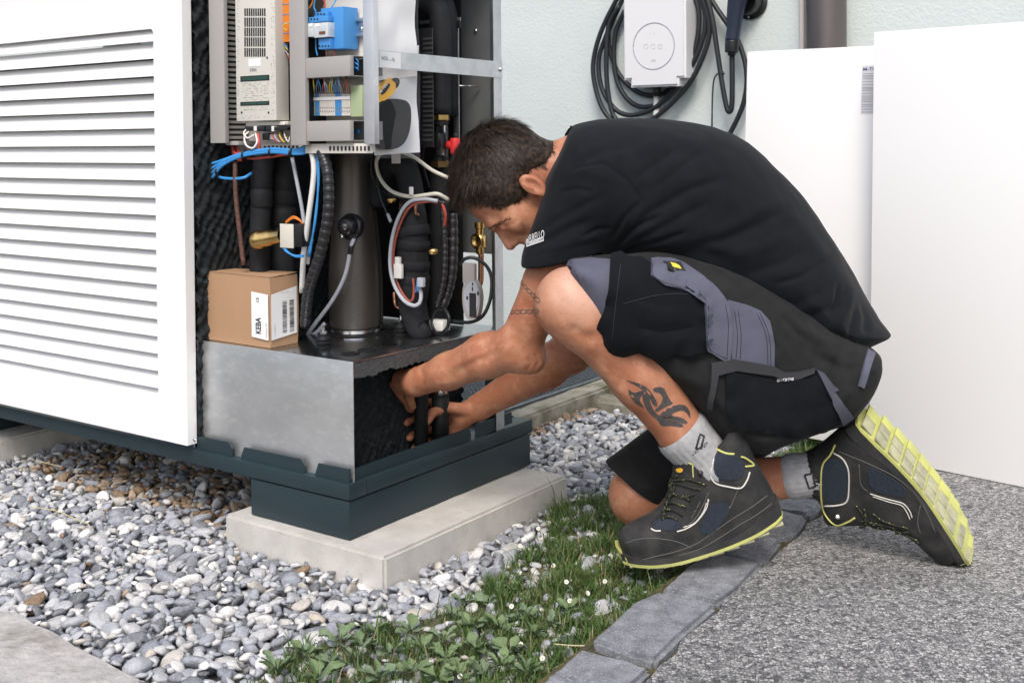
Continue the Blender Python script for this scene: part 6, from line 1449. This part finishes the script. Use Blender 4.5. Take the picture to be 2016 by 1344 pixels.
for u in (1272, 1286, 1300):
    q = la(u, 92, CA); cp(MB().tube([Wl(CA - .0004, q[1] + .0085 * math.cos(t), q[2] + .0085 * math.sin(t)) for t in [2 * math.pi * k / 16 for k in range(17)]], .0007, 5, spline=False).build('icon', m_faint, None, True))
wtext('icon', '≡≡', 1282, 123, .016, m_faint, chg)
loops = [[(530, -60), (400, 200), (338, 400), (330, 560), (372, 740), (440, 860), (560, 930), (760, 880), (1000, 660), (1130, 430), (1184, 200), (1120, -60)], [(560, -40), (430, 250), (370, 430), (378, 600), (430, 730), (520, 826), (640, 845), (800, 780), (960, 610), (1095, 400), (1155, 150), (1100, -60)],
         [(560, 80), (494, 240), (480, 420), (505, 600), (585, 735), (700, 788), (860, 735), (1000, 560), (1085, 330), (1105, 100), (1060, -60)], [(470, 100), (440, 220), (452, 380), (520, 550), (640, 668), (760, 702), (880, 668), (990, 550), (1050, 350), (1062, 100), (1040, -60)], [(520, 40), (440, 200), (424, 480), (440, 700), (490, 870), (620, 940)]]
for k, l in enumerate(loops): cp(wtube('cable_loop', c8(l, 1.945 + .012 * (k % 4)), .0092, m_evc, 10))
cp(wtube('cable_lead', c8([(1150, -60), (1200, 120), (1240, 380), (1280, 640), (1312, 800), (1335, 818), (1348, 760), (1350, 600), (1348, 400)], 1.93), .0092, m_evc))
cp(wtube('cable_lead', c8([(1160, -60), (1240, 70), (1330, 200), (1400, 320), (1448, 480), (1455, 640), (1420, 800), (1335, 980), (1240, 1150)], 1.955), .0092, m_evc))
cp(wtube('cable_tie', c8([(1285, 530), (1250, 540), (1218, 580), (1205, 700), (1200, 960)], 1.94), .003, m_evc, 6)); cp(wtube('cable_tie', c8([(1262, 520), (1272, 536), (1292, 545)], 1.925), .004, m_evc, 6))
plug = cp(wtube('plug', c8([(1420, -120), (1390, 0), (1372, 110), (1360, 220), (1350, 300)], 1.92), [.036, .034, .029, .0245, .024], m_navy, 16)); cp(wtube('plug_collar', c8([(1350, 300), (1347, 345), (1345, 388)], 1.92), [.0245, .0245, .023], m_blackp, 16), plug); cp(wtube('cable_sleeve', c8([(1346, 385), (1346, 410)], 1.92), .014, m_blackp, 12), plug)
cp(wtube('conduit', [(1294, 168, 1.965), (1292, 205, 1.965), (1290, 330, 1.965)], .011, m_whitec, 12)); cp(wtube('cable_gland', [(1294, 168, 1.955), (1293, 190, 1.955)], .014, m_blackp, 12))
ph = empty('plug_holder', Wl(*la(1478, 5, 2.0))); tag(ph, 'round black plug holder screwed to the wall beside the charger', 'plug holder')
hc_ = Wl(*la(1478, 4, 1.995)); o = MB().lathe([(.062, 0), (.062, .004), (.050, .010), (.047, .05), (.040, .052), (.036, .02), (0, .02)], hc_, -AX, 28, False).build('cup', m_blackp, ph, auto=35); o.matrix_parent_inverse = ph.matrix_basis.inverted()
o = MB().lathe([(.005, 0), (.004, .003)], Wl(*la(1473, 34, 1.988)), -AX, 10).build('screw', m_chrome, ph, True); o.matrix_parent_inverse = ph.matrix_basis.inverted()
m_zinc = mat('brown_zinc', (.12, .105, .105), .38, .6, c2=(.15, .13, .125), scale=8, stretch=(1, 1, .2))
dp_a = 1.935; q = la(1626, 50, dp_a); rdp = abs(la(1588, 50, dp_a)[1] - la(1665, 50, dp_a)[1]) / 2
dp = empty('downpipe', Wl(dp_a, q[1], 0)); tag(dp, 'round brown zinc downpipe on the wall behind the white panels', 'downpipe')
def vpipe(name, a, b, r, m, parent, z0=.0, z1=5.0, n=24):
    o = MB().lathe([(r, z0), (r, z1)], Wl(a, b, 0), (0, 0, 1), n).build(name, m, parent, auto=40); o.matrix_parent_inverse = parent.matrix_basis.inverted(); return o
vpipe('pipe', dp_a, q[1], rdp, m_zinc, dp); vpipe('pipe_clip', dp_a, q[1], rdp + .003, m_zinc, dp, 1.9, 1.93)
q = la(1580, 50, 1.985); cdt = empty('conduit', Wl(1.985, q[1], 0)); tag(cdt, 'thin pale conduit running up the wall beside the downpipe', 'conduit'); vpipe('tube', 1.982, q[1], .010, mat('pale_tube', (.62, .58, .54), .5), cdt, .03, 5, 12); vpipe('tube_clip', 1.982, q[1], .013, m_duct, cdt, 1.6, 1.62, 12)

# ================================================================== removed cover panels standing behind the man
def cover(name, bl, right, w_, h, lean, label, depth=.34):
    e = empty(name, bl); tag(e, label, 'panel', 'white cover panels standing by the wall'); d = right.normalized(); bk = Vector((-d.y, d.x, 0)); 
    if bk.y < 0: bk = -bk
    upv = (Vector((0, 0, 1)) + bk * lean).normalized(); Mx = Matrix((( d.x, bk.x, upv.x, bl.x), (d.y, bk.y, upv.y, bl.y), (d.z, bk.z, upv.z, bl.z), (0, 0, 0, 1))); e.matrix_basis = Mx
    MB().box((0, 0, 0), (w_, .004, h), .0015).build('face', m_white, e, auto=30)
    MB().box((0, .0045, .002), (.003, depth, h - .002), .001).build('side_return', m_white, e, auto=30); MB().box((w_ - .003, .0045, .002), (w_, depth, h - .002), .001).build('side_return', m_white, e, auto=30); MB().box((.004, .0045, h - .004), (w_ - .004, .03, h - .001), .001).build('top_return', m_white, e, auto=30)
    return e
bl1 = PZ(1711, 897, .004); r1 = PZ(2016, 957, .004) - bl1; t1 = P(1713, 66, bl1.y + .04)
c1 = cover('cover_panel', bl1, r1, 1.0, t1.z - bl1.z, .03, 'tall white cover panel standing foremost at the right edge')
bl2 = PZ(1452, 836, .004); r2 = PZ(1640, 868, .004) - bl2; t2_ = P(1490, 104, bl2.y + .07)
c2 = cover('cover_panel', bl2, r2, .50, t2_.z - bl2.z, .075, 'lower white cover panel with a grey sticker half hidden behind the foremost panel', .20)
# sticker on the rear panel: find it in the panel's own frame
def on_panel(e, u, v):
    Mi = e.matrix_basis.inverted(); o_ = Mi @ CAM; d_ = (Mi.to_3x3() @ ray(u, v)); t = (-.0004 - o_.y) / d_.y; return o_ + d_ * t
k0, k1 = on_panel(c2, 1697, 130), on_panel(c2, 1693, 225); sw = .075
stk = mesh_obj('sticker', [(k0.x, -.0004, k0.z), (k0.x + sw, -.0004, k0.z), (k0.x + sw, -.0004, k1.z), (k0.x, -.0004, k1.z)], [(0, 1, 2, 3)], mat('sticker_grey', (.66, .66, .68), .6), c2)
text_on('lettering', 'M-TEC', lambda x, y: (k0.x + .003 + x * .016, -.0009, k0.z - .014 + y * .012), mat('blue_print', (.05, .07, .22), .6), stk, .02)
lm = MB(); z = k0.z - .022
while z > k1.z + .004: lm.add([(k0.x + .003, -.0009, z), (k0.x + sw - .004, -.0009, z), (k0.x + sw - .004, -.0009, z - .0012), (k0.x + .003, -.0009, z - .0012)], [(0, 1, 2, 3)]); z -= random.choice([.004, .005, .008])
lm.build('print_lines', m_gink, stk)['kind'] = 'stuff'

# ================================================================== lawn strip: soil, grass, weeds, daisies
m_lawn = mat('lawn_soil', (.13, .115, .065), .95, c2=(.07, .085, .035), scale=40, bump=.7, bscale=60, bdist=.01)
lawn = sheet('lawn_soil', [(a, b) for a, b in grass_ab], -.048, m_lawn, 'structure', th=.05)
def tone_mat(name, cols, rough=.55, trans=.0):
    m = bpy.data.materials.new(name); m.use_nodes = True; t = m.node_tree; N = t.nodes; L = t.links; b = N['Principled BSDF']; at = N.new('ShaderNodeAttribute'); at.attribute_name = 'tone'
    cr = N.new('ShaderNodeValToRGB'); e = cr.color_ramp; e.elements[0].color = (*cols[0][1], 1); e.elements[1].position = 1; e.elements[1].color = (*cols[-1][1], 1)
    for p_, c_ in cols[1:-1]: q = e.elements.new(p_); q.color = (*c_, 1)
    L.new(at.outputs['Fac'], cr.inputs[0]); L.new(cr.outputs[0], b.inputs['Base Color']); b.inputs['Roughness'].default_value = rough; b.inputs['Specular IOR Level'].default_value = .3
    if trans:
        tr = N.new('ShaderNodeBsdfTranslucent'); L.new(cr.outputs[0], tr.inputs[0]); ms = N.new('ShaderNodeMixShader'); ms.inputs[0].default_value = trans; L.new(b.outputs[0], ms.inputs[1]); L.new(tr.outputs[0], ms.inputs[2]); L.new(ms.outputs[0], N['Material Output'].inputs[0])
    return m
m_grass = tone_mat('grass_blades', [(0, (.045, .090, .026)), (.35, (.085, .155, .042)), (.65, (.13, .215, .062)), (.85, (.19, .25, .09)), (.93, (.24, .21, .10)), (1, (.36, .30, .17))], .5, .3)
rs = np.random.RandomState(21); roots = []
ga = np.array(grass_ab); lo_, hi_ = ga.min(0), ga.max(0)
dens = {}
while len(roots) < 21000:
    a, b = rs.uniform(max(lo_[0], -.75), hi_[0]), rs.uniform(lo_[1], hi_[1])
    if not inside(grass_ab, a, b): continue
    p = Wl(a, b, 0); u, v = proj(p)
    if not (-50 < u < 2060 and v < 1420): continue
    cl = vnoise(np.array([[a * 22, b * 22, 3.3]]))[0]
    weedy = 1 if (a < .02 and b > -.45) else 0
    if rs.rand() > (.05 + 1.5 * max(0, cl - .25)) * (.35 if weedy else 1): continue
    roots.append((a, b, cl))
# tufts creeping over the kerb edge beside the boot
for _ in range(500): roots.append((rs.normal(.235, .05), rs.normal(-.622, .018), .8))
for _ in range(900): a_ = rs.uniform(-.6, .7); roots.append((a_, KO(a_) + rs.normal(.006, .010), rs.uniform(.2, .7)))
thatch = len(roots)
for _ in range(3200):
    a, b, cl = roots[rs.randint(thatch - 1400)]; roots.append((a + rs.normal(0, .01), b + rs.normal(0, .01), cl))
GV = []; GQ = []; GT = []; n = 0
for gi, (a, b, cl) in enumerate(roots):
    dead = gi >= thatch
    p = np.array(Wl(a, b, -.048)); az = rs.uniform(0, 6.283); h = rs.uniform(.014, .042) * (.6 + cl * .8) * (1.5 if rs.rand() < .05 else 1); lean = rs.uniform(.4, 1.6) if not dead else rs.uniform(2.6, 3.4); wd = rs.uniform(.0009, .0019); d = np.array([math.cos(az), math.sin(az), 0]); sdv = np.array([-d[1], d[0], 0]); q = p.copy(); ang = lean * (.3 if not dead else .42)
    for k in range(4):
        w_ = wd * (1, .95, .65, .06)[k]; GV += [q - sdv * w_, q + sdv * w_]; q = q + (d * math.sin(ang) + np.array([0, 0, math.cos(ang)])) * h / 3; ang += lean * .4
    GQ += [(n + 2 * k, n + 2 * k + 1, n + 2 * k + 3, n + 2 * k + 2) for k in range(3)]; n += 8; t_ = np.clip(rs.normal(.42, .2), 0, .84) if (rs.rand() > .15 and not dead) else rs.uniform(.86, 1); GT += [t_] * 8
for (u, v, uu, vv, hh) in ((1246, 1090, 1238, 985, .13), (1270, 1062, 1292, 1000, .1), (1250, 1130, 1190, 1050, .12), (1090, 1010, 1074, 936, .075), (1110, 1030, 1086, 965, .07), (1268, 1090, 1332, 1050, .09), (560, 1290, 552, 1235, .06), (1180, 1060, 1225, 1010, .07)):
    p0_ = np.array(PZ(u, v, -.045)); p1_ = np.array(P(uu, vv, p0_[1] - .005)); sdv = np.array([1, .2, 0]) * .0016
    for k in range(4): t_ = k / 3; q = p0_ * (1 - t_) + p1_ * t_ + np.array([.012 * math.sin(t_ * 3), 0, 0]); w_ = (1, .9, .6, .1)[k]; GV += [q - sdv * w_, q + sdv * w_]
    GQ += [(n + 2 * k, n + 2 * k + 1, n + 2 * k + 3, n + 2 * k + 2) for k in range(3)]; n += 8; GT += [.5] * 8
grass = np_obj('grass', np.array(GV), GQ, m_grass, None, True); tag(grass, 'short green grass between the pebbles and the kerb stones', 'grass', kind='stuff')
at = grass.data.attributes.new('tone', 'FLOAT', 'POINT'); at.data.foreach_set('value', np.array(GT, np.float32))
# weeds
m_leaf = mat('weed_leaf', (.115, .175, .070), .55, c2=(.17, .235, .115), scale=14, bump=.25, bscale=60, bdist=.002, spec=.3)
m_leaf2 = mat('pale_weed_leaf', (.18, .235, .145), .6, c2=(.12, .18, .09), scale=16, bump=.25, bscale=60, bdist=.002, spec=.3)
def leaf_mesh(kind, m):
    v = []; f = []; n = 9; prof = {0: [.10, .14, .30, .42, .50, .50, .42, .26, .03], 1: [.06, .10, .30, .22, .40, .30, .44, .34, .03], 2: [.05, .05, .06, .30, .50, .56, .52, .36, .06]}[kind]
    for i in range(n):
        t = i / (n - 1); w_ = prof[i] * .62; z = .28 * math.sin(t * 2.2) ; 
        for j, s in enumerate((-1, -.5, 0, .5, 1)): v.append((t, s * w_ * (1 + .08 * math.sin(i * 2.3 + j)), z + abs(s) * .10 - .02 * math.cos(i * 2)))
    for i in range(n - 1):
        for j in range(4): f.append((i * 5 + j, (i + 1) * 5 + j, (i + 1) * 5 + j + 1, i * 5 + j + 1))
    me = bpy.data.meshes.new('leaf'); me.from_pydata(v, [], f); me.polygons.foreach_set('use_smooth', [True] * len(f)); me.materials.append(m); return me
LM = [leaf_mesh(0, m_leaf), leaf_mesh(1, m_leaf), leaf_mesh(2, m_leaf), leaf_mesh(0, m_leaf2), leaf_mesh(1, m_leaf2)]
rs = np.random.RandomState(5)
spots = [(545, 1322), (600, 1290), (628, 1335), (668, 1262), (700, 1300), (742, 1250), (770, 1290), (745, 1335), (810, 1246), (830, 1280), (815, 1325), (872, 1262), (890, 1215), (880, 1300), (905, 1335), (930, 1235), (940, 1280), (960, 1190), (985, 1240), (985, 1310), (1010, 1160), (1030, 1215), (1040, 1330), (1050, 1255), (650, 1315), (1085, 1230), (860, 1338), (955, 1330), (715, 1275), (915, 1190), (1120, 1205), (1000, 1285)]
def plant(pos, s, k):
    w_ = empty('weed_plant', pos); tag(w_, 'low leafy green weed in the foreground patch, ' + NTH[k] + (' of the row' if k in (0, 31) else ' from the left'), 'weed', 'weeds at the edge of the pebbles')
    nl = rs.randint(7, 13); kd = rs.randint(len(LM))
    for i in range(nl):
        o = bpy.data.objects.new('leaf', LM[kd if rs.rand() < .8 else rs.randint(len(LM))]); l = s * rs.uniform(.45, 1.2)
        o.matrix_basis = Matrix.Rotation(6.283 * i / nl + rs.uniform(-.4, .4), 4, 'Z') @ Matrix.Translation((.006, 0, .004)) @ Matrix.Rotation(-rs.uniform(-.1, .7), 4, 'Y') @ Matrix.Rotation(rs.normal(0, .4), 4, 'X') @ Matrix.Diagonal((l, l * rs.uniform(.8, 1.15), l * .8, 1)); link(o, w_)
NTH = 'leftmost|second|third|fourth|fifth|sixth|seventh|eighth|ninth|tenth|eleventh|twelfth|thirteenth|fourteenth|fifteenth|sixteenth|seventeenth|eighteenth|nineteenth|twentieth|twenty-first|twenty-second|twenty-third|twenty-fourth|twenty-fifth|twenty-sixth|twenty-seventh|twenty-eighth|twenty-ninth|thirtieth|thirty-first|rightmost'.split('|')
for k, (u, v) in enumerate(sorted(spots)): plant(PZ(u, v, -.035), .030 if v > 1230 else .022, k)
# daisies
m_petal = mat('white_petal', (.80, .79, .77), .6); m_eye = mat('yellow_disc', (.70, .42, .03), .7); m_stem = mat('flower_stem', (.10, .15, .05), .6)
def daisy(u, v, lab_, s=.0048, tilt=.3):
    root = PZ(u + 4, v + 22, -.045); top = P(u, v, root.y - .004); d_ = empty('daisy', root); tag(d_, lab_, 'flower', 'daisies in the grass')
    Mi = d_.matrix_basis.inverted(); o = MB().tube([root, root.lerp(top, .5) + Vector((.003, 0, 0)), top], .0008, 5, 4).build('stem', m_stem, d_, True); o.matrix_parent_inverse = Mi
    ax = Vector((rs.normal(0, .3), -.75, .6)).normalized(); e1 = ax.orthogonal().normalized(); e2 = ax.cross(e1); mb = MB(); np_ = 13
    for k in range(np_):
        an = 2 * math.pi * k / np_; r_ = e1 * math.cos(an) + e2 * math.sin(an); t_ = ax.cross(r_); c = top
        mb.add([c + r_ * s * .3 - t_ * s * .10, c + r_ * s * .3 + t_ * s * .10, c + r_ * s * .8 + t_ * s * .2 + ax * s * .22, c + r_ * s * 1.05 + ax * s * .2, c + r_ * s * .8 - t_ * s * .2 + ax * s * .22], [(0, 1, 2, 3, 4)])
    o = mb.build('petals', m_petal, d_); o.matrix_parent_inverse = Mi; o = MB().lathe([(s * .38, 0), (s * .36, s * .14), (s * .15, s * .24), (0, s * .26)], top, ax, 10, False).build('disc', m_eye, d_, True); o.matrix_parent_inverse = Mi
ORD = ['nearest', 'second nearest', 'third nearest', 'fourth nearest', 'fifth nearest', 'sixth nearest', 'seventh nearest', 'eighth nearest', 'ninth nearest', 'tenth nearest', 'eleventh nearest', 'farthest']
ds_ = [(1115, 1145), (1191, 1144), (1157, 1167), (1122, 1182), (1007, 1193), (1025, 1268), (1068, 1295), (1090, 1113), (648, 1320), (1024, 1074), (1060, 1040), (905, 1330)]
for k, (u, v) in enumerate(sorted(ds_, key=lambda q: math.hypot(q[0] - 1229, q[1] - 1115))): daisy(u, v, 'small white daisy in the grass, ' + ORD[k] + ' to the toe of the planted boot')
# dry stalks on the pebbles
m_straw = mat('dry_straw', (.52, .45, .27), .7)
for pts, lb_ in (([(55, 996), (110, 1005), (150, 1022), (172, 1030), (178, 1038)], 'bent dry straw lying on the pebbles left of the slab'), ([(68, 905), (95, 912), (122, 918)], 'short dry straw on the pebbles near the louvred panel'), ([(1090, 1267), (1130, 1270), (1160, 1270)], 'dry straw stalk lying beside the kerb stones')):
    o = MB().tube([PZ(u, v, -.022) for u, v in pts], .0013, 6, 4).build('dry_straw', m_straw, None, True); tag(o, lb_, 'straw')
